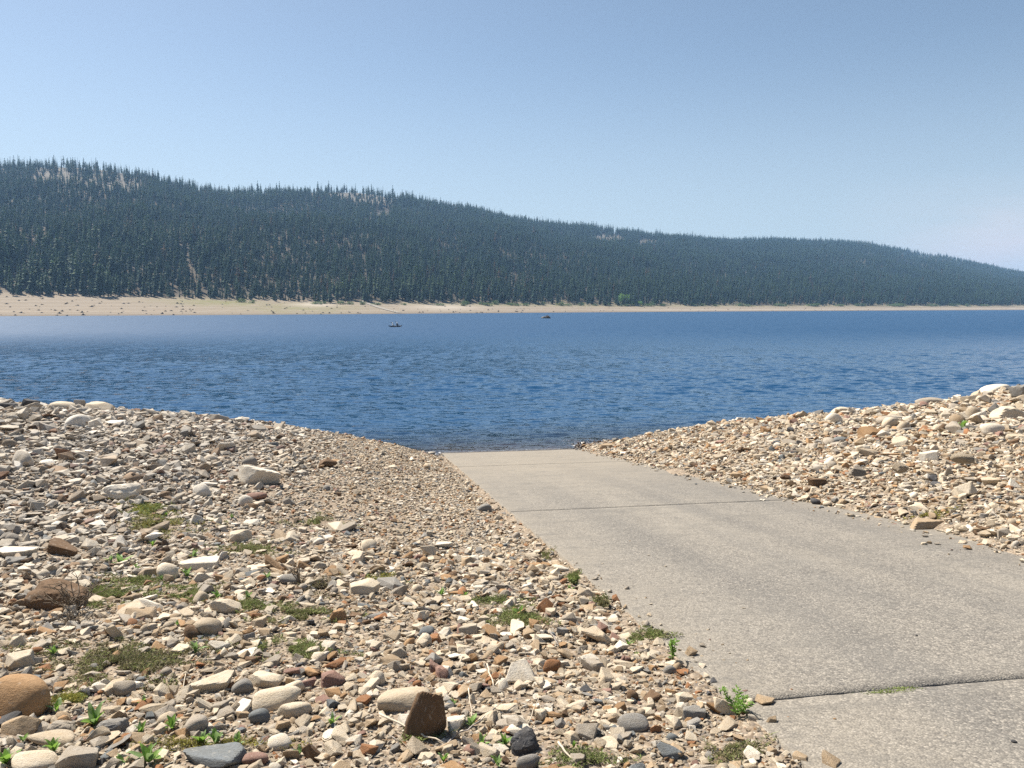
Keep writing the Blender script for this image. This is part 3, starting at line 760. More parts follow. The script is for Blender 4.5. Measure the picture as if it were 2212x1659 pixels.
for k, (x, y, sz) in enumerate(sp):
    p = hit_far(x, min(y, float(np.interp(x, *SHORE_PX)) + 0.1)); s = sr.uniform(.30, .85) * sz * (1 + 0.15 * (x > 390)) 
    o = link('tree_stump', STUMPS[k % 5], (p[0], p[1], max(p[2], WATER_Z) + .02), (0, 0, sr.uniform(0, 6.28)), (s * 1.25, s * 1.25, s * sr.uniform(.8, 1.25)))
    if x < 330: lb = 'dark weathered stump on the bare sandy left part of the far beach'
    elif x < 790: lb = 'dark weathered stump on the grassy far beach left of the pale ramp road'
    elif x < 1340: lb = 'dark weathered stump on the far beach between ramp road and bright willow'
    else: lb = 'dark weathered stump on the far beach to the right of the bright willow'
    tag(o, lb, 'stump', 'stumps: ' + lb)

# ------------------------------------------------------------------ stones
def ico(sub):
    bm = bmesh.new(); bmesh.ops.create_icosphere(bm, subdivisions=sub, radius=1.0)
    v = np.array([x.co[:] for x in bm.verts]); f = np.array([[q.index for q in x.verts] for x in bm.faces]); bm.free(); return v, f
ICO = {k: ico(k) for k in (1, 2, 3, 4)}
def rock_mesh(name, seed, kind='angular', sub=2, mat=None, flat=None, lump=None):
    r = np.random.default_rng(seed); v, f = ICO[sub]
    p, npl, amp = {'angular': (26, 11, .035), 'slab': (26, 10, .03), 'round': (5.5, 12, .03), 'cobble': (4.0, 10, .012), 'rough': (10, 12, .14), 'block': (30, 7, .03)}[kind]
    nrm = r.normal(size=(npl, 3))
    if kind in ('slab', 'block'): nrm[:, 2] *= 0.30
    nrm /= np.linalg.norm(nrm, axis=1)[:, None]
    d = r.uniform(.55, 1.0, npl)
    if kind in ('slab', 'block'):
        extra = np.array([[r.normal(0, .12), r.normal(0, .12), 1], [r.normal(0, .1), r.normal(0, .1), -1]]); extra /= np.linalg.norm(extra, axis=1)[:, None]
        nrm = np.vstack([nrm, extra]); d = np.append(d, [.62, .62])
    if kind == 'angular': nrm = np.vstack([nrm, np.eye(3), -np.eye(3)]); d = np.append(d, np.full(6, .95))
    if kind in ('round', 'cobble', 'rough'): nrm = np.vstack([nrm, np.eye(3), -np.eye(3)]); d = np.append(d, np.full(6, .9))
    q = np.maximum(v @ nrm.T, 0) / d
    rad = (q ** p).sum(1) ** (-1 / p)
    rad *= 1 + amp * fbm(v[:, 0] * 2.2 + seed, v[:, 1] * 2.2, v[:, 2] * 2.2, 3, seed) + amp * .6 * fbm(v[:, 0] * 7 + seed, v[:, 1] * 7, v[:, 2] * 7, 2, seed + 5)
    w = v * rad[:, None]
    if flat is not None:
        md = (w[:, 2].max() + w[:, 2].min()) / 2; up_, dn_ = w[:, 2] > md + .25, w[:, 2] < md - .25
        if np.hypot(w[up_, 0], w[up_, 1]).max() > np.hypot(w[dn_, 0], w[dn_, 1]).max(): w[:, 2] *= -1; f = f[:, ::-1]
    w -= (w.max(0) + w.min(0)) / 2; w /= (w.max(0) - w.min(0)).max() / 2 if flat is None else (w.max(0) - w.min(0)) / 2
    if flat is None:
        zf = {'slab': .42, 'block': .75, 'angular': .78, 'round': .72, 'cobble': .62, 'rough': .8}[kind] * r.uniform(.75, 1.15)
        yf = r.uniform(.62, .95); w[:, 1] *= yf / np.abs(w[:, 1]).max(); w[:, 2] *= zf / np.abs(w[:, 2]).max()
    m = mesh_from(name, w, f, [mat or M_ROCK], True)
    m.set_sharp_from_angle(angle=math.radians(60 if kind in ('round', 'cobble') else 24))
    return m

def hull_mesh(name, seed, kind, mat):
    r = np.random.default_rng(seed); bm = bmesh.new()
    n = {'slab': 13, 'angular': 12, 'block': 10}[kind]
    q = r.uniform(-1, 1, (n, 3)); q /= np.maximum(np.abs(q).max(1), .55)[:, None] * r.uniform(.95, 1.2, n)[:, None]
    q[:, 2] = np.where(r.uniform(size=n) < .7, np.sign(q[:, 2]) * r.uniform(.7, 1, n), q[:, 2])
    q *= np.array([1, r.uniform(.6, .95), {'slab': .30, 'angular': .52, 'block': .55}[kind] * r.uniform(.7, 1.25)])
    for v in q: bm.verts.new(v)
    g = bmesh.ops.convex_hull(bm, input=bm.verts)
    for v in [v for v in bm.verts if not v.link_faces]: bm.verts.remove(v)
    bmesh.ops.bevel(bm, geom=list(bm.edges), offset=.045, segments=1, affect='EDGES', profile=.5)
    bmesh.ops.triangulate(bm, faces=bm.faces[:])
    bmesh.ops.subdivide_edges(bm, edges=[e for e in bm.edges if e.calc_length() > .35], cuts=1)
    bmesh.ops.triangulate(bm, faces=bm.faces[:])
    bm.normal_update(); bm.verts.index_update()
    co = np.array([v.co[:] for v in bm.verts]); k = .045 * fbm(co[:, 0] * 3 + seed, co[:, 1] * 3, co[:, 2] * 3, 2, seed)
    for v, kk in zip(bm.verts, k): v.co += v.normal * kk
    m = bpy.data.meshes.new(name); bm.to_mesh(m); bm.free(); m.materials.append(mat)
    return m
PAL = {'cream': (.54, .47, .37), 'pale': (.62, .57, .49), 'beige': (.44, .37, .28), 'tan': (.36, .275, .185), 'ochre': (.34, .215, .115), 'rusty': (.29, .145, .07),
       'grey': (.235, .225, .21), 'blue-grey': (.165, .18, .19), 'dark grey': (.075, .075, .08), 'brown': (.15, .095, .056), 'reddish': (.255, .16, .13), 'grey-beige': (.345, .305, .255)}

# stones that the photograph lets one single out: px centre x, px bottom y, width px, height / width, depth / width, kind, colour, yaw, tilt(x, y), label
HERO = [
 (40, 1548, 138, .72, .9, 'cobble', 'ochre', 0.2, (0, .1), 'big smooth brown boulder at the bottom left corner', 'boulder'),
 (465, 1655, 140, .22, .62, 'slab', 'blue-grey', -0.25, (.05, -.06), 'flat dark blue-grey slab at the bottom edge beside broad-leaved weeds', 'rock'),
 (925, 1597, 94, 1.32, .42, 'angular', 'brown', 0.5, (-.15, .22), 'upright brown wedge rock standing on edge among bleached sticks', 'rock'),
 (872, 1536, 118, .36, .7, 'round', 'beige', .3, (.1, 0), 'smooth beige rock leaning behind the upright brown wedge', 'rock'),
 (985, 1577, 60, .45, .7, 'block', 'pale', .8, (.1, .1), 'pale sunlit block right behind the upright brown wedge', 'rock'),
 (1131, 1628, 66, .80, .8, 'rough', 'dark grey', .4, (0, 0), 'rough pitted charcoal grey rock beside a green weed', 'rock'),
 (1368, 1580, 66, .52, .75, 'cobble', 'grey', .1, (0, .05), 'smooth grey oval cobble near the lower ramp edge', 'cobble'),
 (1141, 1664, 50, .72, .8, 'cobble', 'grey', .9, (0, 0), 'smooth dark grey cobble at the bottom edge below the pitted rock', 'cobble'),
 (598, 1532, 106, .42, .6, 'round', 'cream', .15, (.05, -.1), 'long pale cream rock with a rounded back, front centre left', 'rock'),
 (634, 1550, 74, .48, .55, 'round', 'cream', -.3, (.05, -.15), 'smaller cream rock lying against the long pale rock', 'rock'),
 (455, 1494, 92, .36, .6, 'block', 'cream', .12, (.05, 0), 'rectangular cream block right of the big brown-green mat', 'rock'),
 (524, 1498, 46, .72, .8, 'cobble', 'grey', .5, (0, 0), 'round grey cobble between two cream blocks', 'cobble'),
 (580, 1484, 78, .42, .7, 'angular', 'cream', -.4, (.1, .1), 'angular cream rock right of the round grey cobble', 'rock'),
 (561, 1562, 46, .74, .8, 'cobble', 'blue-grey', .2, (0, 0), 'round blue-grey cobble left of the small cream rock', 'cobble'),
 (1192, 1452, 40, .80, .45, 'round', 'rusty', 0, (-.5, 0), 'round rust-orange stone with pale flecks', 'rock'),
 (561, 1046, 80, .58, .75, 'angular', 'pale', .55, (.05, .15), 'large white block with a dark right side on the left bank', 'rock'),
 (263, 1080, 84, .50, .75, 'rough', 'pale', 0, (0, 0), 'large whitish rounded rock on the left bank', 'rock'),
 (136, 1200, 90, .32, .4, 'block', 'brown', -.35, (.12, .14), 'long dark brown brick-shaped rock on the left bank', 'rock'),
 (36, 1206, 86, .26, .6, 'slab', 'pale', .1, (.05, 0), 'flat white slab at the left frame edge', 'rock'),
 (125, 1318, 128, .50, .7, 'rough', 'brown', .3, (0, .1), 'humped dark brown rock behind a dry twiggy shrub', 'rock'),
 (1045, 1105, 36, .55, .75, 'round', 'grey', .3, (0, 0), 'smooth grey rock touching the left ramp edge', 'rock'),
 (708, 1010, 42, .52, .8, 'rough', 'brown', 0, (0, 0), 'rough dark brown rock high on the left bank', 'rock'),
 (554, 1081, 46, .42, .7, 'round', 'reddish', .2, (0, 0), 'reddish brown rock below the large white block', 'rock'),
 (521, 1170, 52, .58, .75, 'angular', 'cream', .5, (.05, .1), 'cream block with a dark right face in the middle of the left bank', 'rock'),
 (730, 1344, 38, .85, .6, 'angular', 'ochre', .4, (-.2, .2), 'orange-brown angular stone standing on edge', 'rock'),
 (921, 1374, 34, .60, .8, 'cobble', 'blue-grey', 0, (0, 0), 'small blue-grey cobble in pale gravel left of the ramp', 'cobble'),
 (432, 1230, 80, .30, .6, 'slab', 'pale', .15, (.08, .05), 'flat pale slab among green weeds on the left bank', 'rock'),
 (318, 1322, 66, .48, .7, 'angular', 'pale', -.3, (.1, .1), 'white angular rock below the green mat', 'rock'),
 (487, 1325, 66, .50, .7, 'angular', 'cream', .6, (.1, .2), 'cream block with a shaded right end above the brown mat', 'rock'),
 (625, 1262, 42, .52, .8, 'cobble', 'grey', .2, (0, 0), 'smooth grey oval cobble beside reddish dry stems', 'cobble'),
 (790, 1285, 66, .50, .7, 'angular', 'cream', .3, (.1, .05), 'broad cream rock in the middle of the gravel', 'rock'),
 (1213, 1236, 34, .50, .7, 'round', 'pale', 0, (0, 0), 'whitish stone beside the weedy ramp edge', 'rock'),
 (1050, 1218, 17, .95, .6, 'round', 'ochre', .3, (-.3, .3), 'small orange-brown pebble standing up left of the ramp', 'rock'),
 (720, 1484, 52, .62, .8, 'angular', 'reddish', .3, (0, .1), 'dark maroon angular rock in front centre gravel', 'rock'),
 (245, 1585, 66, .50, .7, 'rough', 'grey', .4, (0, .1), 'rough grey rock beside the largest broad-leaved weed', 'rock'),
 (132, 1588, 62, .50, .7, 'rough', 'grey-beige', .4, (0, .1), 'knobbly grey-white rock right of the boulder', 'rock'),
 (42, 1588, 80, .50, .7, 'angular', 'tan', .2, (.15, .1), 'wedge-shaped tan rock below the big brown boulder', 'rock'),
 (115, 1612, 110, .26, .45, 'round', 'beige', -.1, (.1, 0), 'long beige rock lying below the boulder', 'rock'),
 (80, 1668, 96, .40, .7, 'round', 'cream', .3, (0, 0), 'cream rounded rock cut by the bottom frame edge', 'rock'),
 (168, 1664, 82, .60, .7, 'angular', 'grey-beige', .3, (0, .1), 'grey-beige angular rock at the bottom edge left of centre weeds', 'rock'),
 (605, 1620, 52, .55, .7, 'round', 'pale', .3, (.1, 0), 'whitish green-tinged stone right of the flat slab', 'rock'),
 (552, 1652, 56, .46, .7, 'round', 'reddish', .3, (.1, 0), 'pinkish rock at the right end of the flat slab', 'rock'),
 (1270, 1435, 46, .55, .7, 'angular', 'pale', .3, (.1, 0), 'pale angular rock right of the rust-orange stone', 'rock'),
 (1285, 1452, 58, .48, .7, 'block', 'grey-beige', .1, (0, .1), 'pale topped block with a dark front near the ramp edge', 'rock'),
 # right bank
 (2150, 851, 62, .46, .7, 'round', 'pale', .1, (0, 0), 'large whitish boulder on the right bank skyline', 'boulder'),
 (2206, 862, 44, .90, .8, 'angular', 'grey', .3, (0, 0), 'tall grey boulder at the right frame edge on the skyline', 'boulder'),
 (2085, 858, 50, .42, .8, 'round', 'beige', .2, (0, 0), 'rounded tan boulder left of the whitish skyline boulder', 'boulder'),
 (2010, 873, 62, .32, .7, 'round', 'grey-beige', .1, (0, 0), 'long grey-beige boulder on the right bank skyline', 'boulder'),
 (1818, 893, 48, .40, .7, 'round', 'cream', .1, (0, 0), 'pale oval boulder at the left end of the right bank crest', 'boulder'),
 (1950, 878, 44, .50, .7, 'angular', 'beige', .4, (0, 0), 'angular beige rock on the right bank crest', 'rock'),
 (1857, 886, 34, .60, .7, 'angular', 'grey-beige', .4, (0, 0), 'small knobbly rock beside the pale oval crest boulder', 'rock'),
 (1702, 896, 24, .46, .8, 'angular', 'brown', 0, (0, .1), 'dark angular rock on the right bank skyline near the water', 'rock'),
 (1766, 1052, 46, .42, .7, 'block', 'brown', .2, (0, .05), 'brown block lying at the right ramp edge', 'rock'),
 (2000, 1148, 82, .30, .5, 'slab', 'tan', .05, (-.12, 0), 'wide tan slab with a dark underside by the right ramp edge', 'rock'),
 (1882, 946, 54, .55, .7, 'angular', 'ochre', .3, (0, .1), 'ochre brown angular rock on the right bank', 'rock'),
 (1815, 955, 40, .30, .8, 'cobble', 'blue-grey', .1, (0, 0), 'flat blue-grey stone on the right bank', 'rock'),
 (1876, 986, 52, .36, .6, 'angular', 'beige', -.3, (.1, .25), 'tilted beige slab in the middle of the right bank', 'rock'),
 (2180, 905, 80, .42, .7, 'angular', 'cream', .2, (.1, 0), 'large cream rock near the right frame edge', 'rock'),
 (2140, 940, 56, .55, .8, 'round', 'pale', .2, (.1, 0), 'rounded whitish rock right of the bank weed', 'rock'),
 (1920, 916, 52, .40, .7, 'round', 'grey-beige', .2, (.1, 0), 'smooth grey-beige rock below the crest of the right bank', 'rock'),
 (1310, 969, 34, .34, .7, 'slab', 'tan', .1, (.05, 0), 'flat tan rock at the waterline beside the right ramp corner', 'rock'),
 # left skyline and waterline
 (70, 884, 38, .75, .7, 'block', 'dark grey', .2, (0, .15), 'dark stacked rock on the left bank skyline', 'rock'),
 (18, 884, 48, .36, .7, 'slab', 'dark grey', .1, (0, .05), 'dark flat rock at the far left of the skyline', 'rock'),
 (137, 886, 56, .40, .7, 'round', 'cream', .1, (0, .05), 'pale rock on the left bank skyline', 'rock'),
 (216, 888, 56, .42, .7, 'angular', 'cream', .1, (0, .05), 'cream angular rock on the left bank skyline', 'rock'),
 (322, 900, 40, .6, .7, 'angular', 'grey-beige', .1, (0, .05), 'knobbly rock near the bend of the left bank skyline', 'rock'),
 (933, 982, 16, .5, .8, 'round', 'pale', .1, (0, 0), 'pale stone at the waterline left of the ramp', 'rock'),
 (886, 968, 18, .5, .8, 'rough', 'dark grey', .1, (0, 0), 'wet dark stone at the left waterline', 'rock'),
]
LAND = []                                                 # (x, y, short phrase) used for describing neighbours
NR = 0
heroes = []
for k, (hx, hy, w, hr, dr, kd, cl, yaw, tl, lab, nm) in enumerate(HERO):
    p = hit_near(hx, min(hy, 1740)); m = math.hypot(p[1] * CP - p[2] * SP, 0) / F
    W = w * m; H, D = W * hr, W * dr
    me = rock_mesh('rock_form', 900 + k, kd, 4 if w > 60 else 3, M_ROCK, flat=True)
    sink = 0.22 if nm != 'boulder' else 0.25
    fwd = np.array([p[0], p[1]]) / math.hypot(p[0], p[1])
    cxy = p[:2] + fwd * D * 0.35
    zc = max(float(near_h(*cxy)) if not (TL < st(*cxy)[1] < T_IN) else ramp_z(st(*cxy)[0]), p[2] - 0.1)
    o = link(nm, me, (cxy[0], cxy[1], zc + H * (0.5 - sink)), (tl[0], tl[1], yaw), (W / 2, D / 2, H / 2))
    o.color = (*PAL[cl], 1)
    tag(o, lab, 'boulder' if nm == 'boulder' else 'cobble' if nm == 'cobble' else 'rock')
    heroes.append((cxy[0], cxy[1], W, D)); LAND.append((cxy[0], cxy[1], lab)); NR += 1
# small stones lying on the ramp
for (hx, hy, w, cl, lab) in [(1803, 1556, 8, 'ochre', 'small orange-brown pebble on the near ramp slab'), (2190, 1606, 13, 'dark grey', 'dark pebble at the right frame edge of the ramp'), (1648, 1081, 16, 'pale', 'thin white chip lying on the ramp by the crack'), (1761, 1091, 26, 'dark grey', 'flat dark stone fallen onto the right ramp edge'), (1786, 1096, 22, 'cream', 'cream stone fallen onto the right ramp edge'), (1710, 1492, 7, 'rusty', 'tiny rusty pebble left of the near crack'), (1980, 1375, 6, 'dark grey', 'tiny dark pebble in the middle of the ramp')]:
    p = hit_near(hx, hy); m = p[1] / F; W = w * m; flat = .12 if 'chip' in lab else .5
    o = link('pebble', rock_mesh('pebble_form', 1500 + int(hx), 'slab' if flat < .3 else 'round', 2, M_ROCK, flat=True), (p[0], p[1], ramp_z(st(p[0], p[1])[0]) + W * flat * .42), (-.0, 0, hx), (W / 2, W * .4, W * flat / 2))
    o.color = (*PAL[cl], 1); tag(o, lab, 'pebble')

MATS = [
 (262, 1432, 150, 46, 9000, [M_MATDRY, M_MAT, M_TWIG], 'wide brown-green creeping mat above the boulder'),
 (218, 1292, 62, 22, 3200, [M_MAT, M_MATDRY], 'bright green feathery patch right of the humped brown rock'),
 (400, 1283, 90, 20, 2400, [M_MAT, M_MATDRY], 'thin green patch between pale slabs on the left bank'),
 (625, 1407, 84, 20, 3800, [M_MAT, M_MATDRY], 'green creeping mat in the middle of the foreground stones'),
 (650, 1330, 70, 20, 2000, [M_MATDRY, M_MAT], 'sparse green patch above the middle creeping mat'),
 (345, 1135, 72, 26, 1700, [M_MATDRY, M_MAT, M_MATY], 'grassy patch below the large whitish rock'),
 (320, 1102, 50, 12, 1000, [M_MAT, M_MATY], 'small grass patch beside the large whitish rock'),
 (690, 1270, 40, 22, 900, [M_TWIG, M_MATDRY], 'reddish dry stems beside the grey oval cobble'),
 (845, 1253, 36, 10, 900, [M_MATY, M_MAT], 'yellow-green patch in the middle gravel'),
 (1125, 1337, 46, 22, 1600, [M_MAT, M_MATDRY], 'yellow-green grassy patch left of the ramp bend'),
 (150, 1515, 44, 12, 1100, [M_MATY, M_MAT], 'yellow moss patch right of the big boulder'),
 (450, 1610, 130, 14, 900, [M_MATY, M_MATDRY], 'thin dry growth along the flat blue-grey slab'),
 (1065, 1300, 60, 10, 700, [M_MAT, M_TWIG], 'thin green growth above the ramp-side gravel'),
 (1178, 1205, 16, 10, 900, [M_MATDRY, M_MAT], 'dry grass tuft at the ramp edge, farthest of four'),
 (1238, 1252, 16, 8, 900, [M_MAT, M_MATDRY], 'green tuft on the ramp edge beside the whitish stone'),
 (1296, 1302, 18, 9, 800, [M_MATDRY, M_MAT], 'dry tuft on the ramp edge below the green tuft'),
 (1395, 1378, 40, 10, 900, [M_MAT, M_MATDRY], 'weedy fringe where the gravel meets the ramp'),
 (1260, 1640, 60, 20, 1100, [M_MAT, M_TWIG], 'thin weedy patch right of the charcoal rock'),
 (1585, 1625, 46, 22, 1300, [M_MATDRY, M_MAT, M_TWIG], 'weedy patch in the gravel at the lower ramp edge'),
 (2000, 1118, 50, 8, 500, [M_MATY, M_MATDRY], 'yellowish growth behind the wide tan slab'),
 (300, 1255, 60, 14, 900, [M_MAT, M_MATDRY], 'green growth between weeds left of the flat pale slab'),
 (545, 1190, 70, 16, 900, [M_MATDRY, M_MAT], 'thin grassy growth around the cream block mid left bank'),
 (700, 1130, 60, 12, 700, [M_MATDRY, M_MAT], 'sparse dry grass in the fine gravel of the left bank'),
 (540, 1310, 40, 14, 900, [M_MAT, M_MATDRY], 'green growth beside the shaded cream block'),
 (900, 1590, 40, 16, 500, [M_MAT], 'thin green stems below the brown wedge'),
]

KINDS = ['angular', 'slab', 'round', 'block', 'cobble', 'rough']
def stone_form(name, seed, kd, sub, mat): return hull_mesh(name, seed, kd, mat) if kd in ('slab', 'angular', 'block') else rock_mesh(name, seed, kd, sub, mat)
proto_s = bpy.data.collections.new('stone_sources')
PROTO = []
mix = ['slab'] * 9 + ['angular'] * 8 + ['block'] * 4 + ['round'] * 5 + ['cobble'] * 3 + ['rough'] * 2
for i, kd in enumerate(mix):
    proto_s.objects.link(bpy.data.objects.new('stone_source_%02d' % i, stone_form('stone', 2000 + i, kd, 2, M_STONES)))
    PROTO.append(kd)
BIG = [stone_form('rock_form', 2000 + i, kd, 3, M_ROCK) for i, kd in enumerate(mix)]

pr = np.random.default_rng(77)
pal_names = ['cream', 'pale', 'beige', 'tan', 'ochre', 'rusty', 'grey', 'blue-grey', 'dark grey', 'brown', 'reddish', 'grey-beige']
pw_near = np.array([.25, .10, .21, .13, .065, .024, .05, .02, .008, .034, .018, .14])
def candidates(n, dmin, dmax, k=0.80, pad=3.0):
    # even cover of the ground in front of the viewer, some metres wider than the view on both sides
    n2 = int(n * (1 + 2 * pad * (dmax - dmin) / (k * (dmax ** 2 - dmin ** 2))))
    d = pr.uniform(dmin, dmax, n2 * 3); d = d[pr.uniform(0, 1, len(d)) < (k * d + pad) / (k * dmax + pad)][:n2]
    return pr.uniform(-1, 1, len(d)) * (k * d + pad), d
P_, R__, S_, I_, C_, SZ_ = [], [], [], [], [], []
def add_stones(n, dmin, dmax, r0, r1, sink, fmask, power=1.6):
    x, y = candidates(n, dmin, dmax); n = len(x)
    s, t = st(x, y); ol, orr = TL - t, t - T_IN
    off = np.maximum(ol, orr)
    m = pr.uniform(0, 1, n) < fmask(x, y, s, t, ol, orr, off)
    x, y, s, t, ol, orr, off = [q[m] for q in (x, y, s, t, ol, orr, off)]; n = len(x)
    r = r0 + (r1 - r0) * pr.uniform(0, 1, n) ** power
    for (hx, hy, W, D) in heroes:
        if r1 > .03:
            kk = (np.hypot(x - hx, y - hy) < 0.42 * W + r * .8)
            r = np.where(kk, 0, r)
    z = near_h(x, y)
    z = np.where(off <= 0, ramp_z(s), z)
    qx, qy = project(x, y, z)
    for (a1, a2, a3, a4, *_r) in MATS:                    # few stones show inside the creeping mats
        e_ = ((qx - a1) / (a3 * 1.05)) ** 2 + ((qy - a2) / (a4 * 1.05)) ** 2
        r = np.where((e_ < 1) & (r > .012) & (pr.uniform(0, 1, len(r)) > .10 + .6 * e_), 0, r)
    k = (r > 0) & (z > WATER_Z - 0.5)
    x, y, z, r, ol = x[k], y[k], z[k], r[k], ol[k]; n = len(x)
    left = ol > 0
    ps = np.where(left, .90, .84)[..., None]
    flatish = pr.uniform(0, 1, n) < ps[:, 0]
    idx = np.where(flatish, pr.integers(0, 21, n), pr.integers(9, len(mix), n))
    tilt = np.where(idx < 9, .16, .35)
    rot = np.column_stack([pr.normal(0, 1, n) * tilt, pr.normal(0, 1, n) * tilt, pr.uniform(0, 6.28, n)])
    st_ = pr.uniform(.75, 1.25, (n, 3)); scl = r[:, None] * st_
    ci = pr.choice(len(pal_names), n, p=pw_near / pw_near.sum())
    c = np.array([PAL[q] for q in pal_names])[ci] * pr.uniform(.78, 1.18, n)[:, None]
    gk = (.38 * sstep(ol, 1.5, 5) * sstep(y, 4, 9))[:, None]; c = c * (1 - gk) + gk * .93 * c.mean(1)[:, None]
    P_.append(np.column_stack([x, y, z + r * sink])); R__.append(rot); S_.append(scl); I_.append(idx); C_.append(np.column_stack([c, ci])); SZ_.append(r)
def fine_band(s, ol): return sstep(s, 6.5, 10) * (1 - sstep(ol + 0.8 * vnoise(s * .6, ol * .6, 0, 5), 2.2, 5.2)) * (ol > 0)
def patch(x, y): return 0.5 + 0.5 * fbm(x * .8, y * .8, 0, 3, 55)
def land(off, lo=-.02): return sstep(off, lo, lo + .10)
spill = lambda s, t, orr, off: np.exp(-np.maximum(-orr, 0) / .10) * .35 * (orr > -.5) + np.exp(-np.maximum(t - TL, 0) / .06) * .5 * (t > TL) * (1 - sstep(s, 4, 7.5))
# grit, gravel, stones, large stones
add_stones(150000, 1.5, 9.5, .006, .016, .15, lambda x, y, s, t, ol, orr, off: np.clip(land(off) + .03 * np.exp(-np.maximum(-off, 0) / .25), 0, 1) * np.clip(1.25 - y / 9, .25, 1))
add_stones(280000, 1.5, 29, .015, .036, .22, lambda x, y, s, t, ol, orr, off: np.clip(land(off, .0) + spill(s, t, orr, off), 0, 1) * (.55 + .3 * patch(x, y) + .3 * fine_band(s, ol)) * np.clip(1.15 - y / 45, .3, 1))
add_stones(150000, 1.5, 29, .028, .066, .25, lambda x, y, s, t, ol, orr, off: np.clip(land(off, .03) + .5 * spill(s, t, orr, off), 0, 1) * (.35 + .9 * patch(x, y)) * (1 - .9 * fine_band(s, ol)) * np.where(ol > 0, np.clip(.75 + .04 * ol, 0, 1), 1), 1.8)
add_stones(95000, 2.2, 29, .052, .115, .28, lambda x, y, s, t, ol, orr, off: land(off, .10) * (.10 + .75 * patch(x, y) ** 2) * (1 - .93 * fine_band(s, ol)) * np.where(ol > 0, np.clip(.07 + .16 * sstep(y, 3, 9) * ol, .07, 1), np.clip(.28 + .14 * orr, 0, 1)), 2.0)
add_stones(11000, 6.5, 29, .11, .22, .30, lambda x, y, s, t, ol, orr, off: land(off, .25) * patch(x, y) * (1 - fine_band(s, ol)) * np.where(ol > 0, np.clip(.05 * ol * sstep(y, 4, 12), 0, .6), np.clip(.07 * orr, 0, .6)), 2.2)
P_, R__, S_, I_, C_, SZ_ = [np.concatenate(q) for q in (P_, R__, S_, I_, C_, SZ_)]
ppx, ppy = project(P_[:, 0], P_[:, 1], P_[:, 2])
seen = SZ_ / P_[:, 1] * ((ppx > 5) & (ppx < 2207) & (ppy < 1650) & (ppy > 800)) * (P_[:, 1] < 22)
NB = 300 - NR
big = np.argsort(-seen)[:NB]
keep = np.ones(len(P_), bool); keep[big] = False
o = scatter('stones', P_[keep], R__[keep], S_[keep], I_[keep], proto_s, C_[keep][:, :3])
tag(o, 'loose tan and grey stones and gravel covering both banks of the ramp', 'stones', kind='stuff')
print('stones', int(keep.sum()))
shape_word = {'slab': 'flat', 'angular': 'angular', 'block': 'blocky', 'round': 'rounded', 'cobble': 'smooth', 'rough': 'rough'}
ordw = ['nearest', 'second nearest', 'third nearest', 'fourth nearest', 'fifth nearest', 'sixth nearest', 'seventh nearest', 'eighth nearest', 'ninth nearest', 'tenth nearest']
LS = {}
for (lx, ly, lb) in LAND: LS[lb] = (lx, ly)
short = [(lx, ly, ' '.join(lb.split()[:9])) for lx, ly, lb in LAND]
short = [(lx, ly, lb) for (lx, ly, full), (_, _, lb) in zip(LAND, [(0, 0, q[2]) for q in LAND])]
anchor_short = {0: 'the big brown boulder', 1: 'the flat blue-grey slab', 2: 'the upright brown wedge rock', 5: 'the pitted charcoal rock', 6: 'the grey oval cobble near the ramp', 8: 'the long pale cream rock', 14: 'the rust-orange stone', 15: 'the large white block', 16: 'the large whitish rounded rock', 17: 'the dark brown brick-shaped rock', 19: 'the humped dark brown rock', 20: 'the grey rock touching the ramp', 23: 'the cream block mid left bank', 24: 'the orange-brown standing stone', 30: 'the broad cream rock', 44: 'the whitish skyline boulder', 48: 'the pale oval crest boulder', 52: 'the brown block by the ramp', 53: 'the wide tan slab by the ramp', 54: 'the ochre rock on the right bank', 62: 'the dark stacked skyline rock'}
anch = [(LAND[k][0], LAND[k][1], v) for k, v in anchor_short.items()]
count = {}
todo = []
for i in big:
    d = [math.hypot(P_[i, 0] - q[0], P_[i, 1] - q[1]) for q in anch]; j = int(np.argmin(d))
    todo.append((d[j], i, anch[j][2]))
for dd, i, an in sorted(todo):
    kd = mix[I_[i]]; cl = pal_names[int(C_[i, 3])]
    key = (kd, cl, an); q = count.get(key, 0); count[key] = q + 1
    o = link('rock', BIG[I_[i]], P_[i], R__[i], S_[i]); o.color = (*C_[i, :3], 1)
    tag(o, '%s %s stone, %s of its kind to %s' % (cl, shape_word[kd], ordw[min(q, 9)], an), 'rock', 'larger loose stones on the banks')

# ------------------------------------------------------------------ weeds, mats, twigs, sticks
def leaf_mesh(seed, L=1.0, W=.16, mat=None):
    r = random.Random(seed); V, Fc = [], []; n = 8
    for i in range(n + 1):
        t = i / n; w = W * (math.sin(math.pi * min(1, t ** .8 * .97 + .02)) ** .9) + .012
        bend = t * t * r.uniform(.25, .45) if i else 0
        y = L * t * (1 - .12 * t); z = L * (0.10 * t) - bend * .45 * L * t
        V += [(-w, y, z + w * .35), (0, y, z), (w, y, z + w * .35)]
    for i in range(n):
        for k in range(2): Fc.append((i * 3 + k, i * 3 + k + 1, i * 3 + 4 + k, i * 3 + 3 + k))
    return mesh_from('leaf', V, Fc, [mat or M_LEAF], True)
LEAVES = [leaf_mesh(i, 1.0, w, m) for i, (w, m) in enumerate([(.16, M_LEAF), (.13, M_LEAF), (.19, M_LEAF), (.15, M_LEAF2), (.12, M_LEAF2)])]
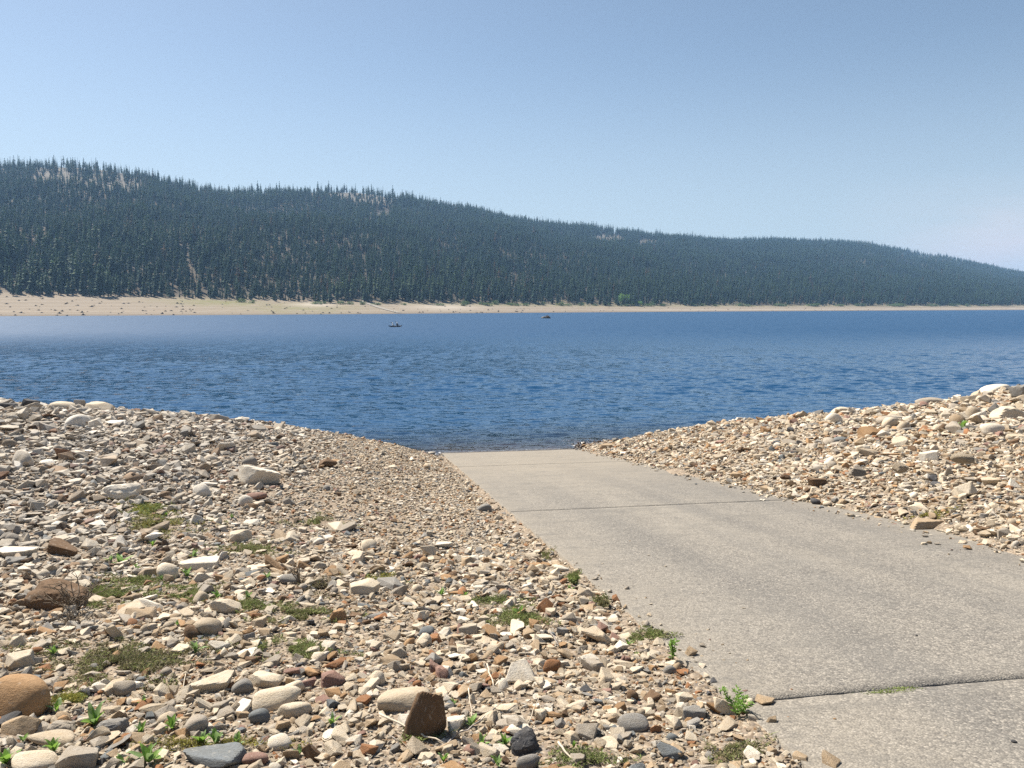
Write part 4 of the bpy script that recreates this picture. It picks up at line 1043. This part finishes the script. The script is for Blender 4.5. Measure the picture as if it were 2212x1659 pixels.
W_SPOTS = [(423, 1412, 44, 1), (115, 1415, 34, 0), (200, 1478, 22, 0), (205, 1568, 64, 1), (372, 1577, 44, 1), (303, 1588, 36, 0), (437, 1610, 50, 1), (468, 1610, 54, 1), (510, 1613, 40, 0), (115, 1628, 46, 1), (322, 1649, 66, 1), (267, 1656, 36, 0), (50, 1604, 24, 0), (13, 1652, 56, 1), (648, 1632, 32, 0), (717, 1568, 36, 0), (383, 1352, 20, 0), (310, 1527, 30, 0), (122, 1542, 44, 0), (470, 1293, 26, 0), (537, 1295, 26, 0), (293, 1232, 22, 0), (262, 1222, 40, 1), (240, 1216, 28, 0), (405, 1248, 32, 1), (578, 1252, 28, 0), (420, 1205, 26, 1), (348, 1255, 20, 0), (330, 1180, 18, 0), (953, 1288, 26, 1), (1229, 1279, 24, 0), (1124, 1332, 30, 0), (1016, 1570, 36, 1), (1043, 1613, 36, 0), (1090, 1612, 42, 1), (982, 1523, 20, 0), (1358, 1396, 24, 0), (1239, 1618, 28, 0), (958, 1648, 30, 0), (1075, 1656, 36, 0), (1375, 1418, 20, 0), (1005, 1290, 20, 0), (2078, 934, 36, 1), (2062, 930, 30, 1), (640, 1165, 14, 0), (500, 1120, 14, 0), (360, 1115, 16, 0), (1400, 1250 - 40, 0, 0)]
wr = random.Random(3)
used_lab = {}
for k, (px_, py_, sz, big_) in enumerate(W_SPOTS):
    if sz == 0: continue
    p = hit_near(px_, min(py_, 1735)); m = (p[1] * CP - p[2] * SP) / F; S = sz * m * .85
    t = bpy.data.objects.new('weed', None); COL.objects.link(t); t.location = (p[0], p[1], p[2] + .012); t.rotation_euler = (0, 0, wr.uniform(0, 6.28))
    n = 9 if big_ else 5
    for q in range(n):
        el = wr.uniform(.5, 1.25) if q > 2 else wr.uniform(1.0, 1.4)
        L = S * wr.uniform(.7, 1.1) * (1 if q < 6 else .75)
        link('leaf', LEAVES[wr.randrange(5)], (0, 0, -.008), (el, wr.uniform(-.2, .2), 6.283 * q / n * 1.62 + wr.uniform(-.3, .3)), (L, L, L), t)
    d = [math.hypot(p[0] - q[0], p[1] - q[1]) for q in LAND]; j = int(np.argmin(d))
    if px_ > 2000: lab = '%s green weed growing between the right bank rocks' % ('larger' if px_ > 2070 else 'smaller left-hand')
    else:
        base = ' '.join(LAND[j][2].split()[:8]); q = used_lab.get(base, 0); used_lab[base] = q + 1
        lab = '%s green weed, %s to the %s' % ('leafy' if big_ else 'small', ordw[q], base)
    tag(t, lab, 'weed', 'broad-leaved weeds among the stones')

def mat_mesh(name, cxp, cyp, rx, ry, n, mats, seed, hgt_=.03, leaf=.012, up=.5):
    r = np.random.default_rng(seed)
    V, Fc, MI = [], [], []
    c0 = hit_near(cxp, cyp)
    for i in range(n):
        a_, q = r.uniform(0, 6.283), min(1.25, abs(r.normal(0, .75)))
        dx, dy = math.cos(a_) * q * rx, math.sin(a_) * q * ry
        ku = (1 + .35 * math.sin(a_ * 3 + seed) + .2 * math.sin(a_ * 7 + seed * 2))
        rr = ray(cxp + dx * ku, cyp + dy * ku); kk = c0[2] / rr[2]; P = rr * kk
        if not (P[1] > 0): continue
        sp_, tp_ = st(P[0], P[1])
        V.append((P[0], P[1])); 
    A = np.array(V); z = near_h(A[:, 0], A[:, 1]); s_, t_ = st(A[:, 0], A[:, 1]); z = np.where((t_ > TL) & (t_ < T_IN), ramp_z(s_), z)
    nn = len(A); keepm = fbm(A[:, 0] * 7, A[:, 1] * 7, 0, 3, seed) > -.12
    A, z = A[keepm], z[keepm]; nn = len(A)
    base = np.column_stack([A, z + r.uniform(0.004, hgt_, nn)])
    u = r.normal(size=(nn, 3)); u[:, 2] = np.abs(u[:, 2]) * up; u /= np.linalg.norm(u, axis=1)[:, None]
    w = np.cross(u, r.normal(size=(nn, 3))); w /= np.linalg.norm(w, axis=1)[:, None]
    L = leaf * r.uniform(.6, 1.7, nn)[:, None]
    long_ = (r.uniform(size=nn) < .25)[:, None]
    L = np.where(long_, L * 2.6, L); wd = np.where(long_, .05, .26) * L
    vv = np.stack([base - u * L * .5, base + w * wd, base + u * L, base - w * wd], 1).reshape(-1, 3)
    ff = np.arange(nn * 4).reshape(-1, 4)
    me = mesh_from(name, vv, ff, mats); me.polygons.foreach_set('material_index', r.choice(len(mats), nn, p=([1] if len(mats) == 1 else [.62] + [.38 / (len(mats) - 1)] * (len(mats) - 1))).astype(np.int32))
    return me
for k, (a1, a2, a3, a4, n, ms, lb) in enumerate(MATS):
    if 'tuft' not in lb: a3, a4, n = a3 * 1.12, a4 * 1.12, int(n * 2.6)
    up = 1.6 if 'tuft' in lb else .6
    dnear = hit_near(a1, a2)[1]
    me = mat_mesh('creeper', a1, a2, a3, a4, n // 2 if up > 1 else n, ms, 600 + k, .026 if up < 1 else .04, .009 * max(1, dnear / 4.0), up)
    tag(link('ground_cover', me), lb, 'ground cover', kind='stuff')

def tube(path, rad, n=5, taper=.35, name='stick', mat=None):
    path = [Vector(q) for q in path]; V, Fc = [], []
    for i, p in enumerate(path):
        d = (path[min(i + 1, len(path) - 1)] - path[max(i - 1, 0)]).normalized(); x = d.orthogonal().normalized(); y = d.cross(x)
        r = rad * (1 - (1 - taper) * i / (len(path) - 1))
        for k in range(n): V.append(p + x * math.cos(6.283 * k / n) * r + y * math.sin(6.283 * k / n) * r)
    for i in range(len(path) - 1):
        for k in range(n): Fc.append((i * n + k, i * n + (k + 1) % n, (i + 1) * n + (k + 1) % n, (i + 1) * n + k))
    m = len(path) - 1
    Fc.append(tuple(range(n - 1, -1, -1))); Fc.append(tuple(m * n + k for k in range(n)))
    me = bpy.data.meshes.new(name); me.from_pydata([tuple(v) for v in V], [], Fc); me.materials.append(mat); me.update()
    me.polygons.foreach_set('use_smooth', np.ones(len(me.polygons), bool))
    return me
STICKS = [((820, 1572), (962, 1617), 5.2, M_STICK, 'longest bleached stick lying below the brown wedge rock', .07, .02), ((948, 1622), (1048, 1572), 4.2, M_STICKG, 'crooked grey branch right of the brown wedge rock', .02, .06), ((1012, 1518), (1020, 1562), 2.8, M_STICK, 'thin pale upright stick behind the grey branch', .08, .02), ((1052, 1452), (1066, 1490), 4.0, M_STICK, 'short bleached stick above the thin upright stick', .05, .02), ((1140, 1573), (1166, 1530), 2.6, M_STICK, 'thin pale stick leaning above the charcoal rock', .02, .07), ((1000, 1570), (1105, 1530), 2.6, M_STICKG, 'long thin twig across the gravel behind the charcoal rock', .03, .06), ((1206, 1622), (1236, 1652), 6.0, M_STICK, 'stubby bleached wood piece right of the dark grey cobble', .04, .02), ((392, 1502), (402, 1474), 3.0, M_STICK, 'tiny pale stick left of the cream block', .01, .05), ((838, 1592), (905, 1620), 2.4, M_STICKG, 'thin grey stick under the longest bleached stick', .01, .01), ((1186, 1380), (1208, 1402), 3.0, M_STICKG, 'short dark stick left of the ramp edge gravel', .06, .02), ((60, 1585 - 140), (22, 1462), 3, M_STICKG, 'small grey stick above the big boulder', .02, .02), ((1930, 888), (1938, 886), 2.2, M_STICK, 'thin pale curved twig on the right bank crest', .02, .22)]
sr2 = random.Random(9)
for (a1, a2, w, mt, lb, za, zb) in STICKS:
    p, q = Vector(hit_near(*a1)), Vector(hit_near(*a2)); m = p.y / F
    p.z += za + w * m * .3; q.z += zb + w * m * .3
    path = []
    for i in range(8):
        v = p.lerp(q, i / 7); v += Vector((sr2.uniform(-1, 1), sr2.uniform(-1, 1), sr2.uniform(-1, 1))) * (p - q).length * (.018 if mt is M_STICK else .035) * (0 < i < 7)
        path.append(v)
    tag(link('stick', tube(path, w * m * .5, 6, .6, 'stick', mt)), lb, 'stick')

def twig_shrub(px_, py_, w, h, n, seed, mat, lab, nm='dry_shrub', leafy=None):
    r = random.Random(seed); p = Vector(hit_near(px_, py_)); m = p.y / F; W, H = w * m, h * m
    t = bpy.data.objects.new(nm, None); COL.objects.link(t); t.location = p
    for k in range(n):
        a_ = r.uniform(0, 6.283); lean = r.uniform(.2, 1.1) * W * .5; L = H * r.uniform(.6, 1.15); path = [Vector((0, 0, -.01))]
        for i in range(1, 7):
            f_ = i / 6; path.append(Vector((math.cos(a_) * lean * f_ ** .8 + r.uniform(-.05, .05) * W, math.sin(a_) * lean * f_ ** .8 + r.uniform(-.05, .05) * W, L * math.sin(f_ * r.uniform(1.2, 1.7)))))
        s = link('stem', tube(path, .0034 * max(1, p.y / 4), 4, .4, 'stem', mat), parent=t)
        if leafy:
            V, Fc = [], []
            for i in range(38):
                f_ = r.uniform(.2, 1) * 5.99; j = int(f_); c_ = path[j].lerp(path[j + 1], f_ - j); d = Vector((r.gauss(0, 1), r.gauss(0, 1), abs(r.gauss(.4, .7)))).normalized(); l = r.uniform(.012, .03) * max(1, p.y / 4.2); sd = d.orthogonal().normalized() * l * .16
                b = len(V); V += [c_, c_ + d * l * .5 + sd, c_ + d * l, c_ + d * l * .5 - sd]; Fc.append((b, b + 1, b + 2, b + 3))
            link('foliage', mesh_from('foliage', V, Fc, [leafy]), parent=s)
        else:
            for q in range(3):
                j = r.randint(2, 5); a3 = r.uniform(0, 6.28); l = H * r.uniform(.2, .4); b0 = path[j]
                link('twig', tube([b0, b0 + Vector((math.cos(a3) * l * .5, math.sin(a3) * l * .5, l * .25)), b0 + Vector((math.cos(a3) * l, math.sin(a3) * l, l * .4))], .0022 * max(1, p.y / 4), 3, .5, 'twig', mat), parent=s)
    tag(t, lab, 'shrub')
twig_shrub(165, 1322, 140, 70, 24, 1, M_TWIG, 'dry tangled twiggy shrub in front of the humped brown rock')
twig_shrub(150, 1352, 100, 34, 14, 2, M_TWIG, 'low dry twigs lying below the humped brown rock')
twig_shrub(1595, 1545, 90, 50, 9, 3, M_MAT, 'bushy green feathery plant at the ramp edge by the near crack', 'feathery_plant', M_LEAF)
twig_shrub(1452, 1432, 22, 52, 4, 4, M_MAT, 'tall thin green plant standing at the ramp edge', 'feathery_plant', M_LEAF)
twig_shrub(1240, 1264, 34, 16, 5, 5, M_MATDRY, 'low feathery green plant at the weedy ramp edge', 'feathery_plant', M_MAT)
twig_shrub(1302, 1316, 30, 14, 5, 6, M_MATDRY, 'low dry feathery plant at the ramp edge below the green one', 'feathery_plant', M_MATDRY)
twig_shrub(650, 1262, 60, 40, 8, 7, M_TWIG, 'thin dry stems rising beside the grey oval cobble on the left bank')
# weeds rooted in the near crack of the ramp
for k, (px_, py_) in enumerate([(1905, 1498), (1935, 1494), (1960, 1489)]):
    p = hit_near(px_, py_); r = np.random.default_rng(700 + k); nn = 160
    base = np.column_stack([p[0] + r.normal(0, .05, nn), p[1] + r.normal(0, .008, nn), np.full(nn, p[2] + .002)])
    d = r.normal(size=(nn, 3)); d[:, 2] = np.abs(d[:, 2]); d /= np.linalg.norm(d, axis=1)[:, None]; L = r.uniform(.006, .02, nn)[:, None]; sd = np.cross(d, [0, 0, 1.0]) * L * .2
    me = mesh_from('tuft', np.stack([base, base + d * L * .5 + sd, base + d * L, base + d * L * .5 - sd], 1).reshape(-1, 3), np.arange(nn * 4).reshape(-1, 4), [M_MAT])
    tag(link('crack_weed', me), 'tiny green weed in the near ramp crack, %s from the left' % ['first', 'second', 'third'][k], 'weed', 'weeds in the near ramp crack')

# ------------------------------------------------------------------ kayakers and islet
def plain(name, col, rough=.6): return simple(name, col, rough, 5.0, .15, .3)
M_HULL, M_WHITE, M_BLACK, M_SKIN, M_HAT, M_PAD = plain('kayak_hull_dark', (.03, .035, .045), .4), plain('white_shirt', (.75, .75, .74)), plain('dark_shirt', (.02, .022, .03)), plain('skin', (.42, .26, .18)), plain('pale_hat', (.6, .62, .63)), plain('paddle_dark', (.03, .03, .035))
kp = hit_water(854, 706.2); KY = 0.75                      # heading to the right and slightly away
kay = bpy.data.objects.new('kayak', None); COL.objects.link(kay); kay.location = (kp[0], kp[1], WATER_Z); kay.rotation_euler = (0, 0, KY)
tag(kay, 'dark low tandem kayak out on the lake', 'kayak')
n, m_ = 25, 10; V = []
for i in range(n):
    t = -1 + 2 * i / (n - 1); w = .40 * max(0, 1 - abs(t) ** 2.4) ** .8 + .01; sh = .16 * abs(t) ** 3
    for k in range(m_):
        a_ = math.pi * k / (m_ - 1); V.append((t * 1.85, -math.cos(a_) * w, .20 + sh - math.sin(a_) * (.30 * (1 - .5 * t * t))))
fc = [tuple(q) for q in grid_faces(n, m_)]
link('hull', mesh_from('hull', V, fc, [M_HULL], True), parent=kay)
V = []
for i in range(n):
    t = -1 + 2 * i / (n - 1); w = .40 * max(0, 1 - abs(t) ** 2.4) ** .8 + .008; sh = .16 * abs(t) ** 3
    V += [(t * 1.85, -w, .2 + sh), (t * 1.85, 0, .255 + sh), (t * 1.85, w, .2 + sh)]
link('deck', mesh_from('deck', V, grid_faces(n, 3), [M_HULL], True), parent=kay)
for cxk in (-.55, .55):
    link('cockpit_rim', tube([(cxk + .38 * math.cos(q), .25 * math.sin(q), .27) for q in np.linspace(0, 6.283, 17)], .02, 5, 1.0, 'rim', M_PAD), parent=kay)

def skin_body(name, pts, edges, radii, mat):
    me = bpy.data.meshes.new(name); me.from_pydata(pts, edges, []); o = bpy.data.objects.new(name, me); COL.objects.link(o)
    o.modifiers.new('skin', 'SKIN'); sub = o.modifiers.new('sub', 'SUBSURF'); sub.levels = sub.render_levels = 1
    for i, q in enumerate(me.skin_vertices[0].data): q.radius = radii[i]; q.use_root = (i == 0)
    me.materials.append(mat); return o
def paddler(at, shirt, hat, lab, raise_):
    # pelvis at the seat, legs stretched forward, both hands on the paddle shaft
    P = [(0, 0, .0), (0, 0, .25), (.02, 0, .47), (.03, 0, .56), (.03, 0, .60), (.45, .12, .03), (.85, .13, -.06), (.45, -.12, .03), (.85, -.13, -.06),
         (.02, .20, .45), (.16, .30, .27), (.36, .30, .30 + raise_ * .22), (.02, -.20, .45), (.16, -.30, .27), (.36, -.30, .30 - raise_ * .12)]
    E = [(0, 1), (1, 2), (2, 3), (3, 4), (0, 5), (5, 6), (0, 7), (7, 8), (2, 9), (9, 10), (10, 11), (2, 12), (12, 13), (13, 14)]
    R = [(.16, .15), (.15, .17), (.12, .16), (.055, .055), (.05, .05), (.085, .085), (.05, .05), (.085, .085), (.05, .05), (.065, .065), (.05, .05), (.035, .035), (.065, .065), (.05, .05), (.035, .035)]
    o = skin_body('person', P, E, R, shirt); o.rotation_euler = (0, 0, KY)
    c_, s_ = math.cos(KY), math.sin(KY); loc = Vector((kp[0] + at * c_, kp[1] + at * s_, WATER_Z + .20)); o.location = loc
    tag(o, lab, 'person', 'kayakers')
    hv, hf = ICO[3]; hv = hv * np.array([.095, .078, .12]); hv[:, 0] += .03 * (hv[:, 2] < -.02) * (hv[:, 0] > .03)
    hd = link('head', mesh_from('head', hv, hf, [M_SKIN], True), (.04, 0, .70), parent=o)
    V = [(math.cos(6.283 * i / 16) * r, math.sin(6.283 * i / 16) * r, z) for (r, z) in [(.17, .045), (.11, .06), (.10, .11), (.05, .135)] for i in range(16)]
    link('hat', mesh_from('hat', V, [(j * 16 + i, j * 16 + (i + 1) % 16, j * 16 + 16 + (i + 1) % 16, j * 16 + 16 + i) for j in range(3) for i in range(16)] + [tuple(48 + i for i in range(16))], [hat], True), (0, 0, 0), parent=hd)
    for sgn, hz in ((1, .30 + raise_ * .22), (-1, .30 - raise_ * .12)):
        link('hand', mesh_from('hand', ICO[2][0] * np.array([.05, .045, .05]), ICO[2][1], [M_SKIN], True), (.37, .30 * sgn, hz), parent=o)
    # the paddle in the hands
    q = bpy.data.objects.new('paddle', None); COL.objects.link(q); q.location = loc; q.rotation_euler = (0, 0, KY)
    d = Vector((0, .6, raise_ * .34)).normalized(); mid = Vector((.39, 0, .30 + raise_ * .05))
    link('shaft', tube([mid - d * .9, mid, mid + d * .9], .016, 6, 1.0, 'shaft', M_PAD), parent=q)
    for sg in (-1, 1):
        e_ = mid + d * .9 * sg; f_ = e_ + d * .42 * sg; n_ = Vector((0.0, -d.z, d.y)) * .09; k_ = Vector((.012, 0, 0))
        V = [e_ - n_ * .4, e_ + n_ * .4, f_ + n_, f_ - n_]; V = [v - k_ for v in V] + [v + k_ for v in V]
        link('blade', mesh_from('blade', V, [(0, 1, 2, 3), (7, 6, 5, 4), (0, 4, 5, 1), (1, 5, 6, 2), (2, 6, 7, 3), (3, 7, 4, 0)], [M_PAD]), parent=q)
    tag(q, 'dark double-bladed paddle held by the %s' % ('rear kayaker in white' if shirt is M_WHITE else 'front kayaker in black'), 'paddle', 'kayak paddles')
paddler(-.75, M_WHITE, M_HAT, 'rear kayaker in a white shirt and pale hat, paddling', .75)
paddler(.42, M_BLACK, M_HAT, 'front kayaker in a black top, paddle raised', 1.0)

ip = hit_water(1180, 687.6); m = ip[1] / F
for (dx, wpx, h, cl, kd, lb) in [(-3.5, 13, .75, 'grey-beige', 'angular', 'left low grey rock of the small islet out on the lake'), (4.5, 10, .95, 'brown', 'angular', 'right brown rock of the small islet out on the lake'), (1.0, 7, .7, 'tan', 'rough', 'middle rock of the small islet out on the lake')]:
    o = link('rock', rock_mesh('rock_form', 3000 + int(dx * 2), kd, 3, M_ROCK, flat=True), (ip[0] + dx * m, ip[1] + (.6 if dx == 1.0 else 0), WATER_Z + h * .25), (.05, .1, dx), (wpx * m * .5, 1.0, h * .75)); o.color = (*[q * .75 for q in PAL[cl]], 1); tag(o, lb, 'rock')
b0 = Vector((ip[0] - 9.5 * m, ip[1] - .9, WATER_Z + .02)); b1 = Vector((ip[0] + 4.5 * m, ip[1] - .5, WATER_Z + 1.25))
tag(link('driftwood_log', tube([b0, b0.lerp(b1, .3) + Vector((0, 0, .15)), b0.lerp(b1, .65) + Vector((0, 0, .12)), b1], .16, 7, .55, 'log', M_SNAG)), 'bleached driftwood log leaning across the small rocky islet', 'log')

# ------------------------------------------------------------------ haze in the air
hv = [(x, y, z) for x in (-3300, 3300) for y in (-120, 4200) for z in (-75, float((zz + 20 * hgt).max()) + 4)]
hm = bpy.data.materials.new('haze'); hm.use_nodes = True; hn = hm.node_tree.nodes; hn.clear()
ho = hn.new('ShaderNodeOutputMaterial'); pv = hn.new('ShaderNodeVolumePrincipled')
pv.inputs['Color'].default_value = (0.36, 0.62, 1.0, 1); pv.inputs['Density'].default_value = 0.00016; pv.inputs['Anisotropy'].default_value = 0.1
hm.node_tree.links.new(pv.outputs[0], ho.inputs['Volume'])
hb = link('haze', mesh_from('haze', hv, [(0, 1, 3, 2), (4, 6, 7, 5), (0, 4, 5, 1), (2, 3, 7, 6), (0, 2, 6, 4), (1, 5, 7, 3)], [hm]))
tag(hb, 'thin blue summer haze filling the air over the lake', 'haze', kind='stuff')
